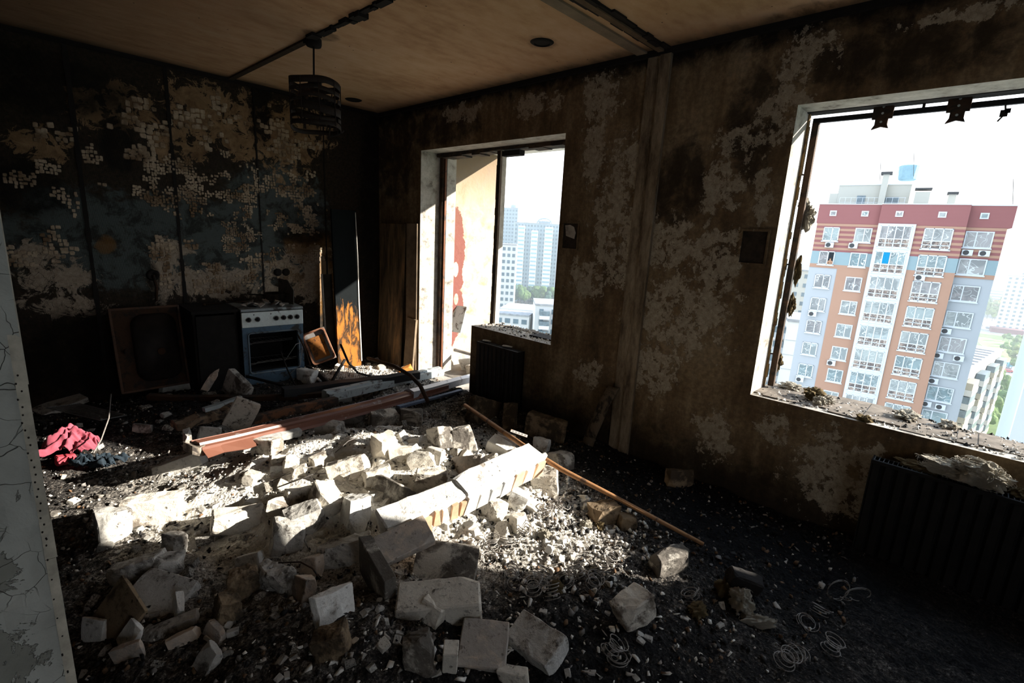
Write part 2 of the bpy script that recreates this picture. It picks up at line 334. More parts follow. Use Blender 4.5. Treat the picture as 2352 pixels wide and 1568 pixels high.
M_WIN, M_REV, M_BACK, M_CEIL, M_ASH, M_PIL = m_window_wall(), m_reveal(), m_back_wall(), m_ceiling(), m_ash(), m_pillar()
M_RIB = (lambda t: (t.bump(t.noise(t.wco(), 18, 6, .75), .6, .01), t.col(t.ramp(t.noise(t.scale(t.wco(), (4, 4, 1)), 3, 7, .74), (.35, (.075, .055, .036)), (.5, (.20, .155, .105)), (.68, (.34, .285, .21)))))[1])(MT('tan_plaster_rib', .92, spec=.2))
M_SOOT = plain('soot_black', (0.012, 0.010, 0.009), 0.9)
M_CONC = plain('dirty_concrete', (0.20, 0.18, 0.155), 0.95, 0, 0.35, 6)
M_LOG = plain('outdoor_render', (0.62, 0.58, 0.52), 0.9, 0, 0.15, 4)

# ------------------------------------------------------------------ the room
DOOR_Y0, DOOR_Y1, W1_Y0, W2_Y0, W2_Y1 = -1.652, -0.795, -2.648, -6.05, -4.25
SILL_Z, LINT_Z = 0.722, 2.385
b = MB(); b.box(-6.2, 0.0, -8.2, 0.0, -0.2, 0.0); struct(b.build('floor', M_CONC))
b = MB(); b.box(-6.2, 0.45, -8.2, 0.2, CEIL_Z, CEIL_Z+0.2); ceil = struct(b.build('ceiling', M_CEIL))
b = MB(); b.box(-6.2, WALL_T, 0.0, 0.2, -0.2, CEIL_Z); wback = struct(b.build('wall_back', M_BACK))
def wall_with_holes(name, y0, y1, holes, mats):
    """window wall x 0..T; faces inside the openings get the reveal plaster"""
    ys = sorted({y0, y1}|{h[0] for h in holes}|{h[1] for h in holes}); zs = sorted({-0.2, CEIL_Z}|{h[2] for h in holes}|{h[3] for h in holes})
    inside = lambda yc, zc: any(h[0] < yc < h[1] and h[2] < zc < h[3] for h in holes)
    v, f, mi, idx = [], [], [], {}
    def vid(x, y, z):
        k = (round(x, 4), round(y, 4), round(z, 4))
        if k not in idx: idx[k] = len(v); v.append(k)
        return idx[k]
    full = [[not inside((ys[i]+ys[i+1])/2, (zs[j]+zs[j+1])/2) for j in range(len(zs)-1)] for i in range(len(ys)-1)]
    T = WALL_T
    for i in range(len(ys)-1):
        for j in range(len(zs)-1):
            if not full[i][j]: continue
            a, c, d, e = ys[i], ys[i+1], zs[j], zs[j+1]
            f.append((vid(0, a, d), vid(0, a, e), vid(0, c, e), vid(0, c, d))); mi.append(0)
            f.append((vid(T, a, d), vid(T, c, d), vid(T, c, e), vid(T, a, e))); mi.append(2)
            for (ni, nj, q) in ((i-1, j, ((0, a, d), (T, a, d), (T, a, e), (0, a, e))), (i+1, j, ((0, c, d), (0, c, e), (T, c, e), (T, c, d))),
                                (i, j-1, ((0, a, d), (0, c, d), (T, c, d), (T, a, d))), (i, j+1, ((0, a, e), (T, a, e), (T, c, e), (0, c, e)))):
                if ni < 0 or nj < 0 or ni >= len(full) or nj >= len(full[0]) or not full[ni][nj]:
                    f.append(tuple(vid(*p) for p in q)); mi.append(1)
    mb = MB(); mb.v, mb.f, mb.m = v, f, mi
    return mb.build(name, mats)
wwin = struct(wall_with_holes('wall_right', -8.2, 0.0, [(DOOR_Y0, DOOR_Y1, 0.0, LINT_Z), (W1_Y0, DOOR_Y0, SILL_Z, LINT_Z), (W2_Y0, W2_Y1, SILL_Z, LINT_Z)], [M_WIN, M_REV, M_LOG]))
# unseen enclosure behind the camera, with the doorway and far window the grey pillar is lit through
b = MB(); b.box(-6.2, -6.0, -8.2, 0.0, 0, CEIL_Z); struct(b.build('wall_left', M_SOOT))
b = MB(); b.box(-6.2, -3.9, -8.2, -8.0, 0, CEIL_Z); b.box(-2.2, 0.0, -8.2, -8.0, 0, CEIL_Z); b.box(-3.9, -2.2, -8.2, -8.0, 0, 0.8); b.box(-3.9, -2.2, -8.2, -8.0, 2.3, CEIL_Z)
struct(b.build('wall_front', M_CONC))
# the wall end beside the camera: plaster face, broken corner bead
PX1, PY0 = -3.137, -4.30
def pillar_face():
    nx, nz = 46, 150; x0, x1 = PX1-0.9, PX1-0.005
    v, f = [], []
    for j in range(nz+1):
        for i in range(nx+1):
            x = x0+(x1-x0)*i/nx; z = CEIL_Z*j/nz
            v.append((x, PY0-0.004*float(fbm(x*6, z*6, 5, 4) > 0.53)-0.006*float(fbm(x*14, z*14, 8, 3)), z))
    for j in range(nz):
        for i in range(nx): a = j*(nx+1)+i; f.append((a, a+1, a+nx+2, a+nx+1))
    mb = MB(); mb.v, mb.f, mb.m = v, f, [0]*len(f)
    mb.box(-6.0, PX1-0.006, PY0+0.004, PY0+0.16, 0, CEIL_Z); return mb
pil = struct(pillar_face().build('wall_partition', M_PIL))
b = MB(); rn = random.Random(3); zc = 0.0
while zc < CEIL_Z:
    L = rn.uniform(0.03, 0.16); w = rn.uniform(0.0105, 0.0125); dy = rn.uniform(-0.002, 0.002)
    b.box(PX1-0.016, PX1-0.016+w, PY0-0.008+dy, PY0+0.165, zc, min(zc+L, CEIL_Z)); zc += L
bead = b.build('corner_bead', plain('pale_corner_bead', (0.42, 0.39, 0.32), 0.7, 0, 0.3, 30), pil)
b = MB()
for k in range(34):
    z = (1.17+k*0.0105 if k < 24 else 0.9+(k-24)*0.031); b.lathe([(0.0011, -0.002), (0.0010, 0.002)], 7, 0, Matrix.Translation((PX1-0.011-random.uniform(0, .005), PY0-0.0085, z)) @ Matrix.Rotation(math.pi/2, 4, 'X'))
o = b.build('bead_holes', M_SOOT, pil); o['kind'] = 'stuff'

# ceiling: joints, ridges, lamp holes
jx = -1.50
b = MB(); b.box(jx-0.022, jx+0.022, -1.55, 0.0, CEIL_Z-0.014, CEIL_Z+0.01); struct(b.build('trim_1', plain('ceiling_joint_dark', (0.045, 0.03, 0.018), 0.95, 0, 0.4, 20)))
b = MB(); rn = random.Random(5); y = -1.55
while y > -4.3:
    L = rn.uniform(0.03, 0.12); w = rn.uniform(0.012, 0.035); dx = rn.uniform(-0.012, 0.012)
    b.box(jx+dx-w, jx+dx+w, y-L, y, CEIL_Z-rn.uniform(0.008, 0.03), CEIL_Z+0.01); y -= L
struct(b.build('trim_2', M_SOOT))
b = MB(); b.box(-3.6, 0.0, -3.30, -3.225, CEIL_Z-0.012, CEIL_Z+0.01); struct(b.build('trim_3', plain('ceiling_ridge', (0.24, 0.19, 0.135), 0.95, 0, 0.2, 8)))
b = MB(); rn = random.Random(6); x = 0.0
while x > -3.0:
    L = rn.uniform(0.04, 0.15); w = rn.uniform(0.006, 0.02); dy = rn.uniform(-0.008, 0.008)
    b.box(x-L, x, -3.375+dy-w, -3.375+dy+w, CEIL_Z-rn.uniform(0.006, 0.018), CEIL_Z+0.01)
    b.box(x-L, x, -3.435+dy-w*1.6, -3.435+dy+w*1.2, CEIL_Z-rn.uniform(0.008, 0.03), CEIL_Z+0.01); x -= L
struct(b.build('trim_4', M_SOOT))
b = MB(); b.box(-3.6, 0.0, -3.42, -3.38, CEIL_Z-0.02, CEIL_Z+0.01); struct(b.build('trim_5', plain('ceiling_groove', (0.13, 0.09, 0.055), 0.95, 0, 0.3, 10)))
for (px, py, r) in ((1245, 97, 0.052), (812, 229, 0.055)):
    p = onZ(px, py, CEIL_Z); b = MB(); b.lathe([(r*0.5, -0.002), (r*0.92, -0.003), (r, -0.010), (r*1.25, -0.007), (r*1.6, 0.004)], 28)
    o = b.build('ceiling_hole', M_SOOT, ceil); o.location = p
# soot crust where walls meet the ceiling, pilaster on the window wall, chased boxes
b = MB(); b.box(-6.0, 0.0, -0.035, 0.0, CEIL_Z-0.03, CEIL_Z); b.box(-0.03, 0.0, -8.0, -0.03, CEIL_Z-0.035, CEIL_Z); struct(b.build('trim_6', M_SOOT))
b = MB(); b.box(-0.026, 0.01, -3.47, -3.395, 0, CEIL_Z); b.box(-0.012, 0.01, -3.395, -3.30, 0, CEIL_Z); b.build('plaster_rib', M_RIB, wwin)
for i, (y0, y1, z0, z1) in enumerate(((-2.84, -2.70, 1.525, 1.715), (-4.205, -4.065, 1.52, 1.705))):
    b = MB(); fr = 0.012
    b.box(-0.004, 0.004, y0, y1, z0, z1, 0)
    b.box(-0.014, 0.0, y0-fr, y1+fr, z1, z1+fr, 1); b.box(-0.014, 0.0, y0-fr, y1+fr, z0-fr, z0, 1); b.box(-0.014, 0.0, y0-fr, y0, z0, z1, 1); b.box(-0.014, 0.0, y1, y1+fr, z0, z1, 1)
    o = b.build('junction_box', [plain('charred_box', (0.03, 0.022, 0.016), 0.95, 0, 0.5, 20), M_WIN], wwin)
    if i == 0:
        b = MB(); b.prism([(-2.81, 1.60), (-2.73, 1.62), (-2.715, 1.70), (-2.76, 1.705), (-2.80, 1.69), (-2.82, 1.645)], 0.004, 0.009, 0, Matrix(((0, 0, -1, 0), (1, 0, 0, 0), (0, 1, 0, 0), (0, 0, 0, 1)))); b.build('plaster_remnant', M_REV, wwin)
# back wall: vertical seams between the tiled strips, chips of tile glue
b = MB()
for sx, w in ((-2.60, 0.030), (-1.985, 0.026), (-1.305, 0.014), (-0.645, 0.012)):
    z = 0.2
    while z < CEIL_Z-0.05:
        L = random.uniform(0.05, 0.2); ww = w*random.uniform(0.6, 1.2); b.box(sx-ww/2, sx+ww/2, -0.006, 0.002, z, min(z+L, CEIL_Z-0.03)); z += L
o = b.build('tile_seams', M_SOOT, wback); o['kind'] = 'stuff'
def glue_chips():
    mb = MB(); rn = random.Random(11); sq = lambda a: 1.0/max(abs(math.cos(a)), abs(math.sin(a)))**.7
    zones = [(ellY(130, 580, 95, 55), 24), (ellY(60, 430, 45, 45), 20), (ellY(170, 410, 70, 80), 20), (ellY(390, 570, 60, 30), 24), (ellY(380, 420, 70, 70), 18), (ellY(470, 420, 120, 70), 17),
             (ellY(540, 450, 70, 60), 16), (ellY(640, 420, 70, 50), 19), (ellY(700, 440, 50, 65), 22), (ellY(690, 500, 55, 35), 15), (ellY(560, 550, 50, 65), 13), (ellY(660, 510, 45, 22), 15),
             (ellY(690, 580, 55, 55), 18), (ellY(330, 300, 60, 70), 34), (ellY(660, 330, 70, 70), 30), (ellY(480, 270, 90, 60), 34), (ellY(640, 625, 80, 40), 20), (ellY(100, 300, 70, 40), 30), (ellY(410, 640, 60, 40), 26), (ellY(500, 650, 90, 40), 22)]
    for q, ((cx, cz, rx, rz), mm) in enumerate(zones):
        pitch = mm/1000.0*1.25
        for i in range(int(-rx/pitch)-1, int(rx/pitch)+2):
            for j in range(int(-rz/pitch)-1, int(rz/pitch)+2):
                x, z = cx+i*pitch+rn.uniform(-.25, .25)*pitch, cz+j*pitch*1.05+rn.uniform(-.25, .25)*pitch
                m = float(fbm(x*7.5, z*10.5, 40+q, 4))+.22*float(vnoise(x*30, z*12, 7))-.14*(((x-cx)/rx)**2+((z-cz)/rz)**2)
                if x > -0.02 or z > CEIL_Z-.1 or m < .640-(.02 if mm < 26 else 0): continue
                w, h, d = pitch*rn.uniform(.46, .70), pitch*rn.uniform(.46, .72), rn.uniform(.003, .008); k = 8; T8 = [(1, .66), (.66, 1), (-.66, 1), (-1, .66), (-1, -.66), (-.66, -1), (.66, -1), (1, -.66)]
                out = [(x+w*T8[a][0]*rn.uniform(.72, 1.0), 0.002, z+h*T8[a][1]*rn.uniform(.72, 1.0)) for a in range(k)]
                inn = [((p[0]-x)*.74+x, -d, (p[2]-z)*.74+z) for p in out]
                mb.add(out+inn, [tuple(range(k, 2*k))]+[(a, (a+1) % k, k+(a+1) % k, k+a) for a in range(k)], 0)
    return mb
t = MT('tile_glue_chips', 0.9, spec=0.2); p_ = t.wco(); n_ = t.noise(p_, 30, 4, .7); z_ = t.xyz(p_)['Z']
c_ = t.mix(t.step(t.noise(p_, 5, 4, .6), .35, .6), (0.17, 0.11, 0.062), (0.48, 0.385, 0.28))
o = glue_chips().build('tile_glue_chips', t.col(t.mix(t.step(n_, .3, .6), t.mix(.4, c_, (0.05, 0.04, 0.03)), c_)), wback); o['kind'] = 'stuff'

# loggia outside the balcony door: slab above, floor, burnt end wall, unseen wall and board added to block sun
b = MB(); b.box(WALL_T, 1.33, -3.4, 0.2, 2.53, 2.75); struct(b.build('trim_7', M_LOG))
b = MB(); b.box(WALL_T, 1.38, -3.4, 0.2, -0.25, -0.02); struct(b.build('trim_8', M_CONC))
t = MT('burnt_end_wall', 0.9, spec=0.2); p = t.wco(); s = t.xyz(p); n = t.noise(p, 5, 7, .7, .4); f = t.noise(p, 25, 5, .7)
c = t.ramp(n, (.3, (.26, .19, .12)), (.5, (.46, .38, .28)), (.7, (.66, .60, .52)))
rd = t.patches(s['X'], s['Z'], [(0.60, 1.25, .20, .66), (0.58, 0.7, .21, .5)], t.noise(p, 4, 7, .72, .3), .45)
holes = t.patches(s['X'], s['Z'], [(.66, 1.16, .045, .10), (.68, .80, .04, .08), (.72, .62, .09, .09)], n, .3)
rm = t.math('MULTIPLY', t.step(rd, .02, .05), t.math('SUBTRACT', 1.0, t.step(holes, .1, .14)))
c = t.mix(rm, c, t.mix(f, (.14, .045, .036), (.21, .085, .07)))
tp = t.math('ADD', t.math('SUBTRACT', s['Z'], 2.25), t.math('MULTIPLY', t.math('SUBTRACT', n, .5), 1.4)); c = t.mix(t.math('MULTIPLY', t.step(tp, -.9, .4), .85), c, (.135, .085, .045))
t.bump(t.math('ADD', n, t.math('MULTIPLY', f, .4)), .6, .012)
b = MB(); b.box(WALL_T, 1.33, -0.60, -0.40, -0.2, 2.53); struct(b.build('wall_loggia', t.col(c)))
b = MB(); b.box(WALL_T, 1.33, -3.30, -3.10, -0.2, 2.53); struct(b.build('wall_sun_blocker', M_LOG))  # unseen wall added here to limit the sun coming through the balcony opening
b = MB(); b.box(1.27, 1.33, -3.10, -2.35, 2.08, 2.53); struct(b.build('trim_sun_blocker', M_LOG))  # unseen board added to keep the sun off the back wall
# ------------------------------------------------------------------ the city outside
GROUND_Z = -49.0
def m_pane():
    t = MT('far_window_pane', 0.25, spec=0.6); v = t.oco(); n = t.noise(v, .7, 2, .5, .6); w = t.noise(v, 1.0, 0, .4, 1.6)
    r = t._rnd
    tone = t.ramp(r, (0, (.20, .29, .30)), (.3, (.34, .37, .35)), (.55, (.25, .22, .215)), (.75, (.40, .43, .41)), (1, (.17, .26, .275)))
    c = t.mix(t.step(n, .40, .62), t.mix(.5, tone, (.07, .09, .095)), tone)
    band = t.math('ABSOLUTE', t.math('SUBTRACT', w, .5)); c = t.mix(t.step(band, .022, .010), c, (.55, .57, .55)); return t.col(c)  # pale bands paint wavy reflections and curtains into the pane colour
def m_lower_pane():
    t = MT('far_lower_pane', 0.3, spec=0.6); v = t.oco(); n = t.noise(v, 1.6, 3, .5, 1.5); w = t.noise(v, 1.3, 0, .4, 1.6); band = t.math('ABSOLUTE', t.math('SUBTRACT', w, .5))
    c = t.mix(t.step(n, .42, .6), (.085, .065, .058), (.28, .20, .155)); return t.col(t.mix(t.step(band, .034, .014), c, (.52, .48, .42)))  # reflection and curtain bands painted into the lower panes as well
def facade(name, c, joint=(0.9, 0.9, 0.9)):
    t = MT(name, 0.85, spec=0.2); v = t.wco(); n = t.noise(v, .5, 4, .6); f = t.wave(v, 2.2, 0.1, 'Z', 0)
    d = tuple(x*.93 for x in c); return t.col(t.mix(t.math('MULTIPLY', t.step(f, .9, 1.0), .25), t.mix(n, d, c), tuple(x*.72 for x in c)))
F_RED, F_ORG, F_GRY, F_BLU = facade('red_brick', (.29, .12, .115)), facade('orange_brick', (.42, .25, .175)), facade('pale_grey_brick', (.42, .44, .455)), facade('blue_grey_brick', (.27, .355, .375))
F_WHT, F_BEI, F_GLS = plain('white_plastic', (.60, .63, .65), .6, 0, .06, 3), facade('beige_render', (.46, .445, .39)), plain('dark_glass', (.13, .17, .19), .3, 0, .3, 1, .5)
F_PANE, F_LOW = m_pane(), m_lower_pane()
F_DRK = plain('dark_metal', (.06, .06, .06), .7); F_TEAL = plain('blue_tank', (.24, .38, .44), .6, 0, .1, 2); F_TURQ = plain('turquoise_blind', (.0, .22, .42), .7)

BEAR, DIST = math.radians(84.0), 75.3
B_N = Vector((-math.sin(BEAR), -math.cos(BEAR), 0)); B_U = Vector((math.cos(BEAR), -math.sin(BEAR), 0))
B_O = Vector((CAM[0], CAM[1], 0))-B_N*DIST
MAIN_M = Matrix(((B_U.x, -B_N.x, 0, B_O.x), (B_U.y, -B_N.y, 0, B_O.y), (0, 0, 1, 0), (0, 0, 0, 1)))     # local: x along the front, y into the building, z up
main = empty('apartment_tower', (0, 0, 0), 'red topped apartment tower with orange and pale brick strips and a glazed white bay', 'building')
main.matrix_world = MAIN_M
ROOF_Z, RZ = 7.25, (lambda k: 3.62-2.99*k)      # roof edge and the window row centres
secs = [(-9.05, -2.66, 0.0), (-2.66, 5.26, -0.75), (5.26, 8.66, 0.35)]
b = MB()
for u0, u1, d in secs: b.box(u0, u1, d+.05, 14, GROUND_Z, ROOF_Z-.15)
b.build('building_core', F_GRY, main)
for i, (u0, u1, d) in enumerate(secs):
    e = 0.0 if i < 2 else 0.35
    MB().box(u0-(0.1 if i == 0 else 0), u1+e, d-.04, 13, 4.95, ROOF_Z).build('red_parapet', F_RED, main)
    MB().box(u0-.15 if i == 0 else u0, u1+e+.05, d-.10, 13, ROOF_Z, ROOF_Z+.10).build('roof_coping', F_WHT, main)
    MB().box(u0, u1, d-.01, d+.5, 1.45, 4.95).build('red_band', F_RED, main)
    for k in range(6):
        z = 4.62-.585*k; MB().box(u0, u1, d-.03, d+.3, z, z+.29).build('orange_stripe', F_ORG, main)
    MB().box(u0, u1, d-.03, d+.3, -.15, 1.45).build('blue_band', F_BLU, main)
    MB().box(u0, u1, d-.03, d+.3, -.62, -.15).build('orange_stripe', F_ORG, main)
MB().box(-5.95, -2.66, -.03, .3, GROUND_Z, -.62).build('orange_wall_strip', F_ORG, main)
MB().box(.95, 5.26, -.79, .3, GROUND_Z, -.62).build('orange_wall_strip', F_ORG, main)
# window makers (mesh data shared between alike windows)
def win_mesh(w, h, mull, low=0.0, fr=.11):
    f = MB(); p = MB(); q = MB()
    f.box(-w/2-.08, w/2+.08, -.10, .06, -h/2-.12, -h/2); f.box(-w/2, w/2, -.05, .06, h/2-fr, h/2); f.box(-w/2, w/2, -.05, .06, -h/2, -h/2+fr)
    xs = [-w/2]+[-w/2+w*m for m in mull]+[w/2]
    for i, x in enumerate(xs):
        a = x if i == 0 else (x-fr if i == len(xs)-1 else x-fr/2); f.box(a, a+fr, -.05, .06, -h/2, h/2)
    zl = -h/2+low*h
    if low:
        f.box(-w/2, w/2, -.06, .06, zl-fr/2, zl+fr/2); f.box(-w/2, w/2, -.05, .06, -h/2+low*h/2-fr/3, -h/2+low*h/2+fr/3)
        q.box(-w/2, w/2, 0, .04, -h/2, zl)
    p.box(-w/2, w/2, 0, .04, zl, h/2)
    return f.mesh('window_frame', F_WHT), p.mesh('pane', F_PANE), (q.mesh('lower_pane', F_LOW) if low else None)
WM = {'small': win_mesh(1.72, 1.72, [.56]), 'right': win_mesh(2.35, 1.80, [.4]), 'balcony': win_mesh(2.55, 2.35, [.335, .665], .40), 'bay': win_mesh(3.0, 2.55, [.25, .5, .75], .40)}
def put_window(parent, kind, x, y, z):
    fm, pm, qm = WM[kind]
    w = link('window', fm, parent, (x, y, z)); link('pane', pm, w, (0, 0, 0))
    if qm: link('lower_pane', qm, w)
    return w
b = MB(); b.box(-.46, .46, -.42, -.06, -.32, .32); AC_BODY = b.mesh('air_conditioner', F_WHT)
b = MB(); b.lathe([(.08, -.012), (.25, -.02), (.27, 0)], 16, 0, Matrix.Translation((-.12, -.43, 0)) @ Matrix.Rotation(math.pi/2, 4, 'X')); AC_FAN = b.mesh('fan_grille', F_DRK)
def put_ac(parent, x, y, z):
    a = link('air_conditioner', AC_BODY, parent, (x, y, z)); link('fan_grille', AC_FAN, a)
wins = {}
for k in range(14):
    z = RZ(k)
    wins[(0, k)] = put_window(main, 'small', -7.33, -.04, z); wins[(1, k)] = put_window(main, 'small', -3.98, -.04, z)
    put_window(main, 'balcony', 3.02, -.82, z-.12); put_window(main, 'right', 6.58, .30, z)
for u0, u1, d, ux in ((0, 0, 0, -7.5), (0, 0, 0, -4.2), (0, 0, -.75, -.85), (0, 0, -.75, 3.0), (0, 0, .35, 6.6)):
    b = MB(); b.box(ux-.36, ux+.36, d-.12, d+.1, 5.85, 6.5); f_ = b.build('attic_vent', F_WHT, main); MB().box(ux-.24, ux+.24, d-.14, d-.1, 5.97, 6.38).build('pane', F_PANE, f_)
# glazed white bay
b = MB(); b.box(-2.62, .92, -.98, -.6, GROUND_Z, 5.05); bay = b.build('glazed_bay', F_WHT, main)
for k in range(14):
    w = put_window(main, 'bay', -.85, -1.0, RZ(k)-.05)
    if k == 1: b = MB(); b.box(-.72, -.08, -.03, -.01, -.15, 1.15); b.build('blind', F_TURQ, w)
for x, y, z in ((-7.25, -.05, RZ(0)-1.35), (-4.75, -.05, RZ(0)-1.30), (-7.7, -.05, RZ(3)-1.3), (-7.75, -.05, RZ(6)-1.3), (-4.6, -.05, RZ(5)-1.35), (5.9, .3, RZ(0)-1.45), (7.3, .3, RZ(0)-1.45), (5.75, .3, RZ(3)-1.45), (5.6, .3, RZ(4)-1.4), (7.4, .3, RZ(4)-1.4), (5.7, .3, RZ(5)-1.5), (5.6, .3, RZ(6)-1.4), (6.9, .3, RZ(6)-1.45), (2.3, -.8, RZ(1)-1.55)): put_ac(main, x, y, z)
# roof structures
def roofbox(px0, py0, px1, py1, dep0, dep1):
    inv = MAIN_M.inverted(); D = DIST+dep0
    a = inv @ Vector(far_at(px0, py1, D)); c = inv @ Vector(far_at(px1, py0, D)); return a.x, c.x, dep0, dep1, ROOF_Z, c.z
r = roofbox(1929, 424, 2095, 417, 5, 12); MB().box(*r).build('penthouse', F_BEI, main)
MB().box(r[0]-.02, r[1]+.05, 4.9, 12, r[5], r[5]+.12).build('roof_coping', F_WHT, main)
MB().box(r[0]-.9, r[0]+.02, 5, 12, ROOF_Z, r[5]-1.0).build('penthouse_step', F_BEI, main)
MB().box(r[0]+2.2, r[0]+3.1, 4.92, 5.1, ROOF_Z, r[5]-1.3).build('penthouse_window', F_GLS, main)
MB().box(r[0]+4.5, r[0]+6.6, 4.9, 5.1, ROOF_Z, r[5]-1.5).build('penthouse_window', F_GLS, main)
c_ = roofbox(2028, 400, 2044, 405, 4, 5); o = MB().box(*c_).build('chimney', F_BEI, main); MB().box(c_[0]-.25, c_[1]+.25, 3.8, 5.2, c_[5], c_[5]+.3).build('chimney_cap', F_DRK, o)
c_ = roofbox(2103, 440, 2138, 440, 3.5, 5); o = MB().box(*c_).build('vent_housing', F_BEI, main); MB().box(c_[0]-.1, c_[1]+.1, 3.4, 5.2, c_[5]+.25, c_[5]+.45).build('vent_roof', F_DRK, o)
c_ = roofbox(2180, 446, 2198, 446, 3.5, 4.4); o = MB().box(*c_).build('chimney', F_BEI, main); MB().box(c_[0]-.15, c_[1]+.15, 3.3, 4.6, c_[5], c_[5]+.28).build('chimney_cap', F_DRK, o)
q = MAIN_M.inverted() @ Vector(far_at(2083, 415, DIST+7)); b = MB(); b.lathe([(.75, 0), (.95, .15), (1.12, 1.75), (.9, 1.85)], 14, 0, Matrix.Translation((q.x, 7, q.z))); o = b.build('water_tank', F_TEAL, main)
b = MB()
for i in range(12): b.tube([(r[0]+.4+i*.62, 4.3, ROOF_Z), (r[0]+.4+i*.62, 4.3, ROOF_Z+1.2)], .025, 4)
for zz in (.6, 1.2): b.tube([(r[0]+.4, 4.3, ROOF_Z+zz), (r[0]+7.3, 4.3, ROOF_Z+zz)], .025, 4)
b.build('roof_railing', F_WHT, main)
for px, py0, py1 in ((2098, 348, 405), (2326, 410, 470), (2021, 370, 420)):
    a = far_at(px, py1, DIST+5); c = far_at(px+2, py0, DIST+5); iv = MAIN_M.inverted(); MB().tube([iv @ Vector(a), iv @ Vector(c)], .035, 4).build('antenna', F_DRK, main)
# person leaning out of the open sash, second row
wo = wins[(0, 1)]
MB().box(.22, .74, -.07, .05, -.74, .74).build('dark_opening', plain('painted_room_shade', (.02, .025, .03), .9), wo)  # opaque dark box stands for the shade inside the open window
SKIN, SHIRT = plain('skin_far', (.48, .27, .17), .7, 0, .05), plain('dark_shirt', (.05, .05, .06), .8)
def person():
    bm = bmesh.new()
    v = lambda p: bm.verts.new(p)
    hips, belly, chest, neck, head, top = v((0, .35, -.55)), v((0, .15, -.35)), v((0, -.05, -.12)), v((0, -.12, .02)), v((0, -.20, .12)), v((0, -.24, .26))
    pts = [(hips, belly), (belly, chest), (chest, neck), (neck, head), (head, top)]
    for sx in (-1, 1):
        s_, el, wr, hd, f1 = v((.2*sx, -.06, -.10)), v((.30*sx, -.26, -.36)), v((.10*sx, -.42, -.44)), v((.03*sx, -.46, -.43)), v((-.03*sx, -.48, -.46)); pts += [(chest, s_), (s_, el), (el, wr), (wr, hd), (hd, f1)]
    for a, c in pts: bm.edges.new((a, c))
    me = bpy.data.meshes.new('person'); bm.to_mesh(me); bm.free(); o = bpy.data.objects.new('person', me); COL.objects.link(o)
    md = o.modifiers.new('skin', 'SKIN'); sub = o.modifiers.new('sub', 'SUBSURF'); sub.levels = sub.render_levels = 1
    rad = [.17, .16, .17, .06, .10, .09]+[.08, .06, .045, .05, .025]*2
    for i, rr in enumerate(rad): me.skin_vertices[0].data[i].radius = (rr, rr)
    me.skin_vertices[0].data[0].use_root = True
    me.materials.append(SKIN); return o
pe = person(); pe.matrix_world = MAIN_M @ Matrix.Translation((-7.33+.48, -.14, RZ(1)-.30))
tag(pe, 'person with bare arms leaning out of the open window of the red topped tower', 'person')
b = MB(); b.lathe([(.20, -.52), (.215, -.3), (.20, -.12), (.09, -.02)], 14, 0, Matrix.Translation((0, .12, 0)) @ Matrix.Rotation(.5, 4, 'X')); b.build('shirt', SHIRT, pe, True)
b = MB(); b.lathe([(.115, .14), (.112, .24), (.06, .345), (.0, .36)], 14, 0, Matrix.Translation((0, -.16, .0))); b.build('hair', plain('brown_hair', (.10, .06, .035)), pe, True)

# ---- other buildings
def block_building(name, label, corner, ux, wid, dep, z0, z1, wall, end, rows, cols, wz=3.0, win=(1.5, 1.5), glass=None):
    """corner: near corner (x, y); ux: unit vector along the front; front faces -uy"""
    ux = Vector(ux).normalized(); uy = Vector((-ux.y, ux.x, 0))
    o = empty(name, (0, 0, 0), label, 'building'); o.matrix_world = Matrix(((ux.x, uy.x, 0, corner[0]), (ux.y, uy.y, 0, corner[1]), (0, 0, 1, 0), (0, 0, 0, 1)))
    b = MB(); b.box(0, wid, .05, dep, z0, z1); b.build('wall', wall, o)
    b = MB(); b.box(-.2, wid+.2, -.2, dep+.2, z1, z1+.5); b.build('roof', F_CAPM, o)
    MB().box(wid-.02, wid+.12, .0, dep, z0, z1).build('end_wall', end, o); MB().box(-.12, .02, .0, dep, z0, z1).build('end_wall', end, o)
    b = MB(); st = wid/cols
    for r_ in range(rows):
        for c in range(cols):
            z = z1-1.0-wz*r_; x = st*(c+.5)
            if z-win[1] < z0: continue
            b.box(x-win[0]/2, x+win[0]/2, -.06, .08, z-win[1], z)
    g = b.build('windows', glass or F_FGL, o); g['kind'] = 'stuff'
    return o
F_CAPM = plain('roof_felt', (.30, .31, .32), .9, 0, .2, 1); F_PAN = facade('white_panel', (.55, .555, .545)); F_TWR = facade('tower_panel', (.27, .34, .38)); F_BLK = facade('plain_white_end', (.66, .665, .65)); F_FGL = plain('distant_glass', (.12, .165, .19), .4, 0, .3, .2, .4)
def xy(px, py, D): p = far_at(px, py, D); return (p[0], p[1])
def zz(px, py, D): return far_at(px, py, D)[2]
view = lambda b_: Vector((math.cos(b_), -math.sin(b_), 0))
